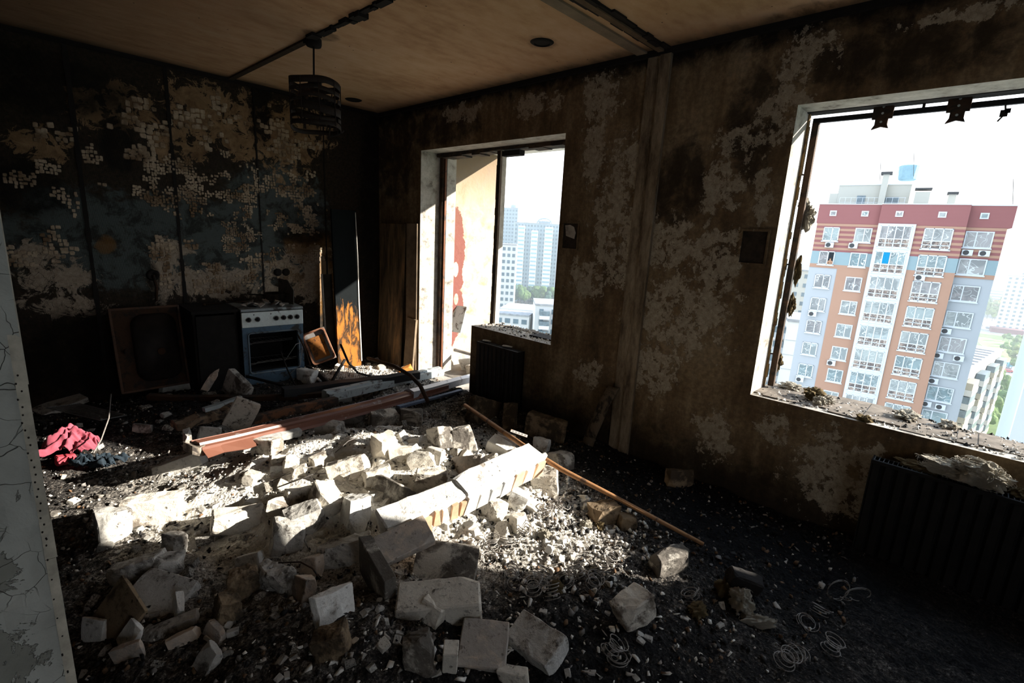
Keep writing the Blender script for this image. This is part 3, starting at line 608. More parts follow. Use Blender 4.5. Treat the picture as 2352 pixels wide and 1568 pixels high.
# distant towers beyond the balcony opening
D = 430; block_building('high_rise', 'slim pale high rise tower furthest beyond the balcony, roof drum on top', xy(1140, 520, D), view(math.radians(57)), 18, 18, GROUND_Z, zz(1160, 478, D), F_TWR, F_BLK, 26, 7, 3.0)
p = far_at(1183, 480, D+8); b = MB(); b.lathe([(2.6, -6), (2.6, 0), (3.6, 1), (3.6, 3), (2, 4)], 14, 0, Matrix.Translation(p)); b.build('roof_drum', F_TWR, bpy.data.objects['high_rise'])
bpy.data.objects['roof_drum'].matrix_parent_inverse = bpy.data.objects['high_rise'].matrix_world.inverted()
D = 380; hr = block_building('residential_tower', 'broad pale blue residential tower with an arched roof frame', xy(1180, 560, D), view(math.radians(52)), 40, 22, GROUND_Z, zz(1240, 514, D), F_TWR, F_BLK, 26, 17, 3.0, (1.3, 1.5))
for k, (x0, w, d) in enumerate(((3, 5, -2.0), (13, 5, -2.4), (23, 6, -2.0), (33, 5, -2.4))):
    b = MB(); zt = zz(1240, 514, D)-2-(k % 2)*3; b.box(x0, x0+w, d, 0, GROUND_Z, zt); o = b.build('balcony_stack', F_BLK, hr)
    b = MB()
    for r_ in range(24): b.box(x0+.3, x0+w-.3, d-.05, d+.1, zt-1.2-3*r_-1.3, zt-1.2-3*r_)
    g = b.build('windows', F_TEAL, o); g['kind'] = 'stuff'
zt = zz(1240, 514, D)
b = MB(); b.tube([(22+5.5*math.cos(a), 4, zt+.4+3.8*math.sin(a)) for a in np.linspace(0, math.pi, 13)], .5, 6); b.box(17.5, 26.5, 4, 8, zt, zt+2.2)
for a in np.linspace(.4, 2.7, 5): b.tube([(22, 4, zt+.5), (22+5.5*math.cos(a), 4, zt+.4+3.8*math.sin(a))], .22, 4)
b.build('roof_arch', F_TWR, hr)
D = 230; block_building('panel_building', 'tall panel building with a blank sunlit white end wall, beyond the balcony', xy(1128, 620, D), view(math.radians(49)), 11.2, 9, GROUND_Z, zz(1160, 562, D), F_PAN, F_BLK, 20, 5, 2.9, (1.3, 1.5))
D = 150; lo = block_building('low_apartment_house', 'white low apartment house with a grey roof, nearest below the balcony', xy(1120, 700, D), view(math.radians(60)), 13, 12, GROUND_Z, zz(1180, 722, D), F_PAN, F_BLK, 10, 5, 2.9, (1.6, 1.4))
zl = zz(1180, 700, D+14); b = MB(); b.box(2, 16, 8, 20, GROUND_Z, zl); b.build('raised_wing', F_BLK, lo)
D = 140; l2 = block_building('balcony_house', 'pale house with glazed balcony columns below the parapet opening', xy(1228, 740, D), view(math.radians(46)), 14, 12, GROUND_Z, zz(1250, 702, D), F_PAN, F_BLK, 10, 4, 2.9, (1.2, 1.4))
for x0 in (1.2, 5.4, 9.8):
    for k in range(8):
        z = zz(1250, 702, D)-2.2-2.9*k; b = MB(); b.box(x0, x0+2.9, -1.3, 0, z-1.6, z-.6); o = b.build('balcony', F_WHT, l2); MB().box(x0+.05, x0+2.85, -1.25, -.05, z-.6, z+.7).build('balcony_glazing', F_GLS, o)
# neighbours left and right of the big tower
D = 105; nb = block_building('neighbour_block', 'white panel block end wall with grey balconies left of the red topped tower', xy(1800, 800, D), view(math.radians(70)), 3.9, 12, GROUND_Z, zz(1815, 738, D), F_BLK, F_BLK, 1, 1, 3, (.1, .1))
for k in range(11):
    z = zz(1815, 738, D)-1.6-2.8*k; b = MB(); b.box(-2.4, -.1, .4, 3.0, z-1.9, z-.8); o = b.build('balcony', F_GRY, nb); MB().box(-2.35, -.15, .45, 2.9, z-.8, z+.35).build('balcony_glazing', F_GLS, o)
    MB().box(.05, 3.85, -.03, .06, z-1.96, z-1.88).build('panel_joint', F_GRY, nb)
D = 190; block_building('beige_block', 'beige panel block with rows of dark windows further left of the red topped tower', xy(1800, 660, D), view(math.radians(76)), 9.5, 14, GROUND_Z, zz(1838, 622, D), F_BEI, F_BLK, 14, 4, 3.0, (1.0, 1.3))
# long house with balconies to the right of the tower
Dn, Df = 131.0, 175.0
a, c = far_at(2222, 858, Dn), far_at(2302, 805, Df); dirv = Vector((c[0]-a[0], c[1]-a[1], 0)); Ln = dirv.length; ru = dirv.normalized(); zr = (a[2]+c[2])/2
pb = empty('long_panel_house', (0, 0, 0), 'long sunlit panel house with stacked balconies and a striped roof', 'building'); uy = Vector((-ru.y, ru.x, 0))
pb.matrix_world = Matrix(((ru.x, uy.x, 0, a[0]), (ru.y, uy.y, 0, a[1]), (0, 0, 1, 0), (0, 0, 0, 1)))
LH_W, LH_B, LH_C = facade('long_house_wall', (.36, .35, .325)), plain('long_house_balcony', (.44, .44, .42), .8), plain('long_house_screen', (.30, .28, .22), .8)
MB().box(-6, Ln, 0, 12, GROUND_Z, zr).build('wall', LH_W, pb); MB().box(-6.2, Ln+.2, -.3, 12.3, zr, zr+.25).build('roof', plain('pale_roof', (.40, .40, .40)), pb)
for k in range(11): MB().box(-5.5+k*Ln/10.5, -5.5+k*Ln/10.5+2.2, .6, 11.5, zr+.25, zr+.5).build('roof_strip', F_CAPM, pb)
for x0, w in ((-2, 6.5), (11, 6.5), (24, 6.5), (36, 6.0)):
    for k in range(9):
        z = zr-2.6-2.8*k
        if z < GROUND_Z+2: continue
        b = MB(); b.box(x0, x0+w, -1.6, 0, z-1.4, z-.2); o = b.build('balcony', (LH_B, LH_C)[(k+int(x0)) % 3 == 0], pb); MB().box(x0+.1, x0+w-.1, -1.5, -.1, z-.2, z+1.2).build('balcony_glazing', (F_GLS, LH_C, F_FGL)[(k*7+int(x0)) % 3], o)
for k in range(8):
    for x0 in (7.5, 20.5): z = zr-2.4-2.8*k; MB().box(x0, x0+1.6, -.05, .05, z-1.4, z).build('window', F_GLS, pb)
# pale tower edge at the right end of the opening
rb = empty('pale_tower', (0, 0, 0), 'pale blue tower corner with white framed windows at the far end of the window opening', 'building')
cx, cyy = 56.75, -9.30
MB().box(cx, cx+16, cyy-16, cyy, GROUND_Z, 30).build('wall', F_GRY, rb)
MB().box(cx+.05, cx+15, cyy-.02, cyy+.1, GROUND_Z, 30).build('side_wall', F_BLU and facade('pale_blue_render', (.62, .70, .74)), rb)
for k in range(-4, 12):
    z = -8.45-2.99*k; w = put_window(rb, 'balcony', 0, 0, 0); w.location = (cx-.05, cyy-2.6, z); w.rotation_euler = (0, 0, -math.pi/2)
    if k % 2 == 0: aa = link('air_conditioner', AC_BODY, rb, (cx-.02, cyy-.85, z-.3), (0, 0, -math.pi/2)); link('fan_grille', AC_FAN, aa)
# far right towers in the haze
for n_, (px, D, w, lab) in enumerate(((2303, 520, 34, 'hazy white panel tower beyond the car park'), (2330, 600, 40, 'taller hazy tower rising behind the white panel tower'), (2346, 640, 34, 'hazy tower at the edge of the window opening, last of its row'))):
    block_building('distant_tower', lab, xy(px, 680, D), view(math.radians(96)), w, 16, GROUND_Z, zz(px, (632, 606, 640)[n_], D), F_PAN, F_BLK, 20, 10, 3.0, (1.5, 1.5))
# low skyline on the horizon behind everything
rn = random.Random(21)
for k in range(30):
    be = math.radians(rn.choice((rn.uniform(75, 79), rn.uniform(89.5, 95), rn.uniform(44, 53), rn.uniform(53, 75)))); D = rn.uniform(700, 1500); p = CAM+D*np.array([math.sin(be), math.cos(be), 0]); h = rn.uniform(14, 46)
    b = MB(); w = rn.uniform(14, 40); b.box(-w/2, w/2, 0, 14, 0, h); o = b.build('skyline_block', (F_BLK, F_TWR)[k % 2]); o.matrix_world = Matrix.Translation((p[0], p[1], GROUND_Z)) @ Matrix.Rotation(-be, 4, 'Z')
    b = MB()
    for r_ in range(int(h/3.2)): b.box(-w/2+1, w/2-1, -.1, .1, 2+3.2*r_, 3.4+3.2*r_)
    g = b.build('window_bands', F_GLS, o); g['kind'] = 'stuff'; tag(o, 'hazy far apartment block on the horizon', 'building', 'hazy blocks on the horizon')
# ground, streets, trees, cars
def m_grd():
    t = MT('city_ground', 0.95, spec=0.1); p = t.wco(); n = t.noise(p, .018, 5, .6); m = t.noise(p, .12, 5, .7)
    return t.col(t.mix(t.step(n, .42, .58), t.ramp(m, (.3, (.07, .12, .04)), (.7, (.16, .22, .08))), t.ramp(m, (.3, (.22, .22, .21)), (.7, (.36, .355, .335)))))
b = MB(); b.box(20, 3200, -2400, 2600, GROUND_Z-2, GROUND_Z); o = b.build('ground', m_grd()); struct(o)
def onGround(px, py): return onZ(px, py, GROUND_Z)
def ground_quad(name, pts, m, z): mb = MB(); P_ = [onGround(*q) for q in pts]; mb.prism([(q[0], q[1]) for q in P_], GROUND_Z, GROUND_Z+z); return struct(mb.build(name, m))
ground_quad('road', [(2245, 752), (2360, 775), (2360, 742), (2250, 728)], plain('pale_car_park', (.55, .54, .52), .9, 0, .1, .05), .12)
ground_quad('road', [(2286, 838), (2318, 830), (2352, 800), (2352, 860), (2305, 900)], plain('asphalt', (.28, .29, .31), .9, 0, .1, .2), .10)
ground_quad('path', [(2240, 772), (2340, 790), (2335, 830), (2306, 830), (2250, 790)], plain('grass', (.22, .34, .10), .95, 0, .3, .2), .08)
GREENS = [plain('foliage_%d' % i, c, .9, 0, .45, .9) for i, c in enumerate(((.055, .10, .03), (.095, .155, .04), (.14, .18, .05), (.030, .065, .045), (.20, .16, .05)))]
BARK = plain('bark', (.10, .08, .06))
def crown_mesh(seed):
    rn = random.Random(seed); bm = bmesh.new()
    for k in range(9):
        a, rr = rn.uniform(0, 6.28), rn.uniform(0, .62); r = rn.uniform(.34, .5)
        m = bmesh.ops.create_icosphere(bm, subdivisions=2, radius=r, matrix=Matrix.Translation((rr*math.cos(a), rr*math.sin(a), rn.uniform(-.45, .5))))
        for v in m['verts']: v.co += v.co.normalized()*0.14*mnoise.noise(v.co*4.5+Vector((seed, k, 0)))
    me = bpy.data.meshes.new('foliage'); bm.to_mesh(me); bm.free(); return me
CROWNS = []
for i in range(5): me = crown_mesh(i+1); me.materials.append(GREENS[i]); CROWNS.append(me)
b = MB(); b.tube([(0, 0, 0), (.05, 0, 1), (0, .04, 2.1)], [.16, .12, .07], 6); TRUNK = b.mesh('trunk', BARK)
def tree(x, y, h, ci, label, group):
    t_ = empty('tree', (x, y, GROUND_Z), label, 'tree', group, random.uniform(0, 6)); link('foliage', CROWNS[ci], t_, (0, 0, h*.62), None, (h*.36, h*.36, h*.40)); link('trunk', TRUNK, t_, (0, 0, 0), None, (h*.1, h*.1, h*.28))
rn = random.Random(31)
for k in range(46):
    px, py = rn.uniform(2205, 2300), rn.uniform(890, 1005)
    if px > 2225+(1005-py)*.9+40: continue
    p = onGround(px, py); tree(p[0], p[1], rn.uniform(7, 11), rn.choice((0, 1, 1)), 'dense green courtyard tree below the long panel house', 'courtyard trees by the long panel house')
for k in range(40):
    p = onGround(rn.uniform(2255, 2352), rn.uniform(700, 738)); tree(p[0], p[1], rn.uniform(9, 13), rn.choice((0, 1, 2, 2, 4)), 'leafy park tree beyond the pale car park', 'park trees beyond the car park')
for k in range(16):
    p = onGround(rn.uniform(2300, 2352), rn.uniform(782, 850)); tree(p[0], p[1], rn.uniform(5, 8), rn.choice((1, 2)), 'small roadside tree between the car park and the road', 'roadside trees by the road')
for k in range(40):
    p = onGround(rn.uniform(1140, 1290), rn.uniform(693, 703)); tree(p[0], p[1], rn.uniform(11, 16), rn.choice((3, 0, 3, 0)), 'dark green tree at the foot of the distant towers', 'trees at the foot of the towers')
def car_mesh():
    b = MB(); pr = [(-2.1, .3), (2.1, .3), (2.15, .75), (1.35, .9), (.8, 1.4), (-1.0, 1.42), (-1.7, .95), (-2.1, .85)]
    b.prism(pr, -.85, .85, 0, Matrix(((1, 0, 0, 0), (0, 0, 1, 0), (0, 1, 0, 0), (0, 0, 0, 1)))); return b
CAR_C = [plain('car_paint_%d' % i, c, .4) for i, c in enumerate(((.7, .7, .7), (.12, .13, .15), (.42, .05, .05), (.3, .36, .45)))]
CARS = [car_mesh().mesh('car_body', m) for m in CAR_C]
b = MB()
for x in (-1.3, 1.3):
    for y in (-.88, .88): b.lathe([(.3, -.1), (.32, 0), (.3, .1)], 10, 0, Matrix.Translation((x, y, .32)) @ Matrix.Rotation(math.pi/2, 4, 'X'))
WHEELS = b.mesh('wheels', F_DRK); b = MB(); b.box(-.95, .75, -.86, .86, .95, 1.3); CGLASS = b.mesh('windows', F_GLS)
def car(p, rz, i, lab, grp):
    c = empty('car', (p[0], p[1], GROUND_Z+.12), lab, 'car', grp, rz); link('car_body', CARS[i], c); link('wheels', WHEELS, c); link('car_windows', CGLASS, c)
for k in range(9): car(onGround(2258+k*10, 752+k*1.6+rn.uniform(-3, 3)), rn.uniform(0, .4), k % 2 if k != 6 else 0, 'car parked in the row on the pale car park', 'cars on the pale car park')
for k, (px, py) in enumerate(((2306, 848), (2313, 855), (2303, 868), (2310, 874), (2312, 884), (2308, 890))): car(onGround(px, py), 1.9, (1, 2, 0, 1, 3, 0)[k], 'car standing along the road beside the long panel house', 'cars along the road')
p = onGround(2322, 766); b = MB(); b.box(-11, 11, -5, 5, 0, 3.0); o = b.build('red_shed', plain('red_shed_paint', (.16, .05, .05))); o.matrix_world = Matrix.Translation((p[0], p[1], GROUND_Z)) @ Matrix.Rotation(math.radians(-85), 4, 'Z'); MB().box(-11.3, 11.3, -5.3, 5.3, 3.0, 3.3).build('shed_roof', plain('shed_roof_red', (.16, .06, .06)), o); tag(o, 'long dull red shed at the edge of the car park', 'shed')
p = onGround(2325, 842); b = MB(); b.box(-14, 14, -.1, .1, 0, 2.6); o = b.build('blue_fence', plain('blue_fence_paint', (.03, .20, .30))); o.matrix_world = Matrix.Translation((p[0], p[1], GROUND_Z)) @ Matrix.Rotation(math.radians(-20), 4, 'Z'); tag(o, 'solid blue site fence beside the road', 'fence')
for k in range(9): MB().box(-14+k*3.5-.08, -14+k*3.5+.08, -.2, .1, 0, 2.7).build('fence_post', F_DRK, o)
# haze over the city
t = bpy.data.materials.new('city_haze'); t.use_nodes = True; nn = t.node_tree.nodes; nn.remove(nn['Principled BSDF']); vs = nn.new('ShaderNodeVolumeScatter'); vs.inputs['Color'].default_value = (.80, .92, 1, 1); vs.inputs['Density'].default_value = HAZE_D = 0.0008; vs.inputs['Anisotropy'].default_value = 0.1
t.node_tree.links.new(vs.outputs[0], nn['Material Output'].inputs['Volume'])
b = MB(); b.box(92, 1900, -700, 1500, GROUND_Z-1, 45); o = b.build('city_haze', t); o['kind'] = 'stuff'; tag(o, 'pale blue haze over the distant city', 'haze', kind='stuff')
# ------------------------------------------------------------------ ash and rubble bed
def ash_bed():
    xs = np.arange(-4.3, 0.0001, 0.017); ys = np.arange(-6.4, 0.0001, 0.017); X, Y = np.meshgrid(xs, ys); Z = ground_h(X, Y)
    Z = Z+0.012*(vnoise(X*45, Y*45, 31)-.5)*1.2+.05*gz(X, Y, -1.7, -2.7, 1.0, .9)*np.maximum(fbm(X*11, Y*11, 61, 3)-.42, 0)+0.006*(vnoise(X*90, Y*90, 33)-.5)
    nx, ny = len(xs), len(ys); V = np.stack([X, Y, Z], -1).reshape(-1, 3)
    a = (np.arange(ny-1)[:, None]*nx+np.arange(nx-1)[None]).reshape(-1); F = np.stack([a, a+1, a+nx+1, a+nx], -1)
    me = bpy.data.meshes.new('ash_bed'); me.vertices.add(len(V)); me.vertices.foreach_set('co', V.ravel())
    me.loops.add(F.size); me.loops.foreach_set('vertex_index', F.ravel()); me.polygons.add(len(F)); me.polygons.foreach_set('loop_start', np.arange(0, F.size, 4)); me.polygons.foreach_set('loop_total', np.full(len(F), 4))
    me.polygons.foreach_set('use_smooth', np.ones(len(F), bool)); me.update(calc_edges=True)
    w = pale_amount(X, Y).ravel(); at = me.attributes.new('pale', 'FLOAT', 'POINT'); at.data.foreach_set('value', w.astype(np.float32)); me.materials.append(M_ASH)
    return link('ash_bed', me)
def pale_amount(X, Y):                  # how much white dust lies among the charcoal
    w = 0.06+0.62*gz(X, Y, -1.6, -2.7, 0.95, 0.95, .4)+0.52*gz(X, Y, -2.1, -2.35, .6, .6)+0.45*gz(X, Y, -1.25, -3.55, .40, .6)+0.55*gz(X, Y, -.5, -.8, .6, .55)+0.04*gz(X, Y, -2.4, -3.7, .6, .5)+0.12*gz(X, Y, -2.4, -1.6, .5, .5)
    return w-0.25*gz(X, Y, -.35, -4.2, .5, 1.3)-.10*gz(X, Y, -2.2, -.8, .8, .4)-.16*gz(X, Y, -2.0, -4.3, .8, .45)
ab = ash_bed(); tag(ab, 'bed of grey ash, charcoal and white dust spread over the whole room', 'ash', kind='stuff')

# ---- rock shapes
def chunk_bm(seed, s, chops=2, jit=.10, bev=.035, sub=0, rough=.0, cut=.45):
    rn = random.Random(seed); bm = bmesh.new(); sx, sy, sz = s; pts = []
    corners = [Vector((x*sx/2*(1+rn.uniform(-jit, jit)), y*sy/2*(1+rn.uniform(-jit, jit)), z*sz/2*(1+rn.uniform(-jit, jit)))) for x in (-1, 1) for y in (-1, 1) for z in (-1, 1)]
    ch = rn.sample(range(8), chops)
    for i, c in enumerate(corners):
        if i not in ch: pts.append(c); continue
        for j in range(8):
            if bin(i ^ j).count('1') == 1: pts.append(c.lerp(corners[j], rn.uniform(.15, cut)))
    vs = [bm.verts.new(p) for p in pts]
    r = bmesh.ops.convex_hull(bm, input=vs); bmesh.ops.delete(bm, geom=[g for g in r['geom_interior'] if isinstance(g, bmesh.types.BMVert)], context='VERTS')
    bmesh.ops.dissolve_limit(bm, angle_limit=.12, verts=bm.verts, edges=bm.edges)
    mn = min(s)
    if bev: bmesh.ops.bevel(bm, geom=list(bm.edges), offset=mn*bev, segments=1, affect='EDGES', clamp_overlap=True)
    if sub:
        bmesh.ops.triangulate(bm, faces=bm.faces)
        for _ in range(sub): 
            L = max(s)/(3.2*(_+1)); ed = [e for e in bm.edges if e.calc_length() > L]; bmesh.ops.subdivide_edges(bm, edges=ed, cuts=1); bmesh.ops.triangulate(bm, faces=bm.faces)
        bm.normal_update()
        for v in bm.verts:
            q = v.co/mn; n = mnoise.noise(q*1.7+Vector((seed*3.1, 0, 0)))+.5*mnoise.noise(q*4.3+Vector((0, seed*1.7, 0)))+.3*mnoise.noise(q*9.+Vector((0, 0, seed)))
            v.co += v.normal*n*mn*rough
    return bm
def bm_mesh(bm, name, m, smooth=False):
    me = bpy.data.meshes.new(name); bm.to_mesh(me); bm.free(); me.materials.append(m)
    if smooth: me.polygons.foreach_set('use_smooth', [True]*len(me.polygons))
    return me
def m_block(name, base, sootc, soot_amt, dust=.35, grain=1.0):
    t = MT(name, .92, spec=.2); v = t.oco(); n = t.noise(v, 7, 6, .7, .4); f = t.noise(v, 60, 5, .75); n3 = t.noise(v, 22, 5, .7)
    c = t.ramp(f, (.25, tuple(x*.78 for x in base)), (.7, base))
    c = t.mix(t.math('MULTIPLY', t.step(t.math('ADD', n, t.math('MULTIPLY', t._rnd, .12)), .62-soot_amt*.35, .74-soot_amt*.3), .85), c, sootc)
    spk = t.step(t.math('ADD', t.math('MULTIPLY', n3, .5), t.math('MULTIPLY', t.noise(v, 75, 3, .7), .5)), .545, .60); c = t.mix(t.math('MULTIPLY', t.math('MULTIPLY', spk, t.step(n, .40, .62)), min(1, dust*2.2)), c, (.045, .037, .031))
    pit = t.math('MULTIPLY', t.math('SUBTRACT', 1.0, t.step(t.vor(v, 27, 'F1'), .10, .22)), t.step(t.noise(v, 13, 3, .6), .52, .60)); c = t.mix(t.math('MULTIPLY', pit, .75), c, tuple(x*.25 for x in base))
    t.bump(t.math('ADD', t.math('ADD', t.math('MULTIPLY', f, .5), t.math('MULTIPLY', n3, .6)), t.math('MULTIPLY', pit, -.5)), .8*grain, .008); return t.col(c)
B_CREAM = m_block('cream_silicate_block', (.74, .69, .60), (.13, .10, .075), .10)
B_GREY = m_block('grey_dusty_block', (.52, .50, .46), (.06, .05, .042), .25, .7)
B_SOOT = m_block('sooted_block', (.60, .56, .49), (.045, .036, .03), .50, .6)
B_BROWN = m_block('browned_stone', (.26, .19, .12), (.035, .026, .018), .40, .6)
B_CONC = m_block('rough_concrete_chunk', (.60, .585, .55), (.22, .19, .16), .2, .5, 1.8)
B_WHITE = m_block('white_plaster_shard', (.80, .79, .75), (.20, .16, .125), .05, .25)
B_TILE = m_block('stained_tile_face', (.62, .51, .41), (.36, .33, .30), .45, .25)
TILE_A, TILE_B, TILE_C = plain('grey_tile', (.40, .40, .40), .5), plain('peach_tile', (.62, .40, .26), .5), plain('cream_tile', (.66, .61, .53), .5)
MATS = {'c': B_CREAM, 'g': B_GREY, 's': B_SOOT, 'b': B_BROWN, 'k': B_CONC, 'w': B_WHITE, 't': B_TILE}

# ---- loose bits (far too many to count)
def scatter(name, n, sizes, mats, region, seed, flat=1.0, label='', cat='', dens=None, pts=9):
    rn = np.random.default_rng(seed); protos = []
    for k in range(10):
        bm = bmesh.new(); P = rn.normal(size=(pts, 3)); P /= np.linalg.norm(P, axis=1)[:, None]; P *= rn.uniform(.7, 1, (pts, 1)); P[:, 2] *= flat
        vs = [bm.verts.new(p) for p in P]; r = bmesh.ops.convex_hull(bm, input=vs); bmesh.ops.delete(bm, geom=[g for g in r['geom_interior'] if isinstance(g, bmesh.types.BMVert)], context='VERTS')
        bm.verts.index_update(); protos.append((np.array([v.co[:] for v in bm.verts]), np.array([[v.index for v in f.verts] for f in bm.faces]))); bm.free()
    x0, x1, y0, y1 = region; X, Y = rn.uniform(x0, x1, n*6), rn.uniform(y0, y1, n*6)
    keep = rn.random(n*6) < (dens(X, Y) if dens is not None else np.full(n*6, .2)); X, Y = X[keep][:n], Y[keep][:n]; n = len(X)
    S = sizes[0]+(sizes[1]-sizes[0])*rn.random(n)**2.6; Z = ground_h(X, Y)+S*.25*flat; V, F, MI, o = [], [], [], 0
    A = rn.uniform(0, 6.283, (n, 3)); tilt = 1.0 if flat > .6 else .7
    for i in range(n):
        p, f = protos[i % 10]; M_ = np.array(Euler((A[i, 0] if flat > .6 else (A[i, 0]/6.283-.5)*2*tilt, A[i, 1] if flat > .6 else (A[i, 1]/6.283-.5)*2*tilt, A[i, 2])).to_matrix())
        V.append(p@M_.T*S[i]*.5+np.array([X[i], Y[i], Z[i]])); F.append(f+o); o += len(p); MI.append(np.full(len(f), rn.integers(0, len(mats))))
    V = np.concatenate(V); F = np.concatenate(F); MI = np.concatenate(MI)
    me = bpy.data.meshes.new(name); me.vertices.add(len(V)); me.vertices.foreach_set('co', V.ravel()); me.loops.add(F.size); me.loops.foreach_set('vertex_index', F.ravel()); me.polygons.add(len(F))
    me.polygons.foreach_set('loop_start', np.arange(0, F.size, 3)); me.polygons.foreach_set('loop_total', np.full(len(F), 3)); me.update(calc_edges=True)
    for m in mats: me.materials.append(m)
    me.polygons.foreach_set('material_index', MI.astype(np.int32)); ob = link(name, me); tag(ob, label, cat, kind='stuff'); return ob
CHAR = plain('charcoal_bits', (.014, .013, .013), .8, 0, .5, 40); GRIT = plain('pale_grit', (.74, .71, .65), .95, 0, .2, 40); ASHB = plain('grey_ash_bits', (.20, .185, .17), .95, 0, .4, 40); RUSTB = plain('brown_bits', (.13, .075, .04), .9, 0, .5, 40); FLK = plain('paint_flake', (.34, .30, .26), .85, 0, .35, 30)
FULL = (-3.6, -.03, -5.0, -.05)
scatter('white_grit', 14000, (.004, .024), [GRIT, GRIT, GRIT, ASHB], FULL, 1, 1.0, 'fine white plaster grit sprinkled through the rubble', 'grit', lambda X, Y: np.clip(pale_amount(X, Y), .02, 1)*.5)
scatter('pale_gravel', 2600, (.010, .042), [GRIT, GRIT, ASHB, CHAR], (-1.75, -.75, -4.3, -2.9), 2, 1.0, 'dense white gravel of crumbled plaster around the mattress springs', 'gravel', lambda X, Y: .5*gz(X, Y, -1.25, -3.55, .42, .6))
scatter('charcoal', 12000, (.005, .036), [CHAR, CHAR, CHAR, ASHB, RUSTB], FULL, 3, .7, 'black charcoal crumbs lying all over the floor', 'charcoal', lambda X, Y: .26-.16*np.clip(pale_amount(X, Y), 0, 1))
scatter('burnt_flakes', 4200, (.012, .06), [CHAR, ASHB, FLK, RUSTB, CHAR], FULL, 4, .12, 'thin curled flakes of burnt paint and paper among the ash', 'flakes', lambda X, Y: .10+.12*gz(X, Y, -2.7, -2.3, .5, .8))
scatter('plaster_chips', 1100, (.010, .055), [GRIT, FLK, GRIT], (-3.2, -1.2, -4.75, -3.6), 5, .35, 'small pale plaster chips in the dark ash at the front', 'chips', None, 8)

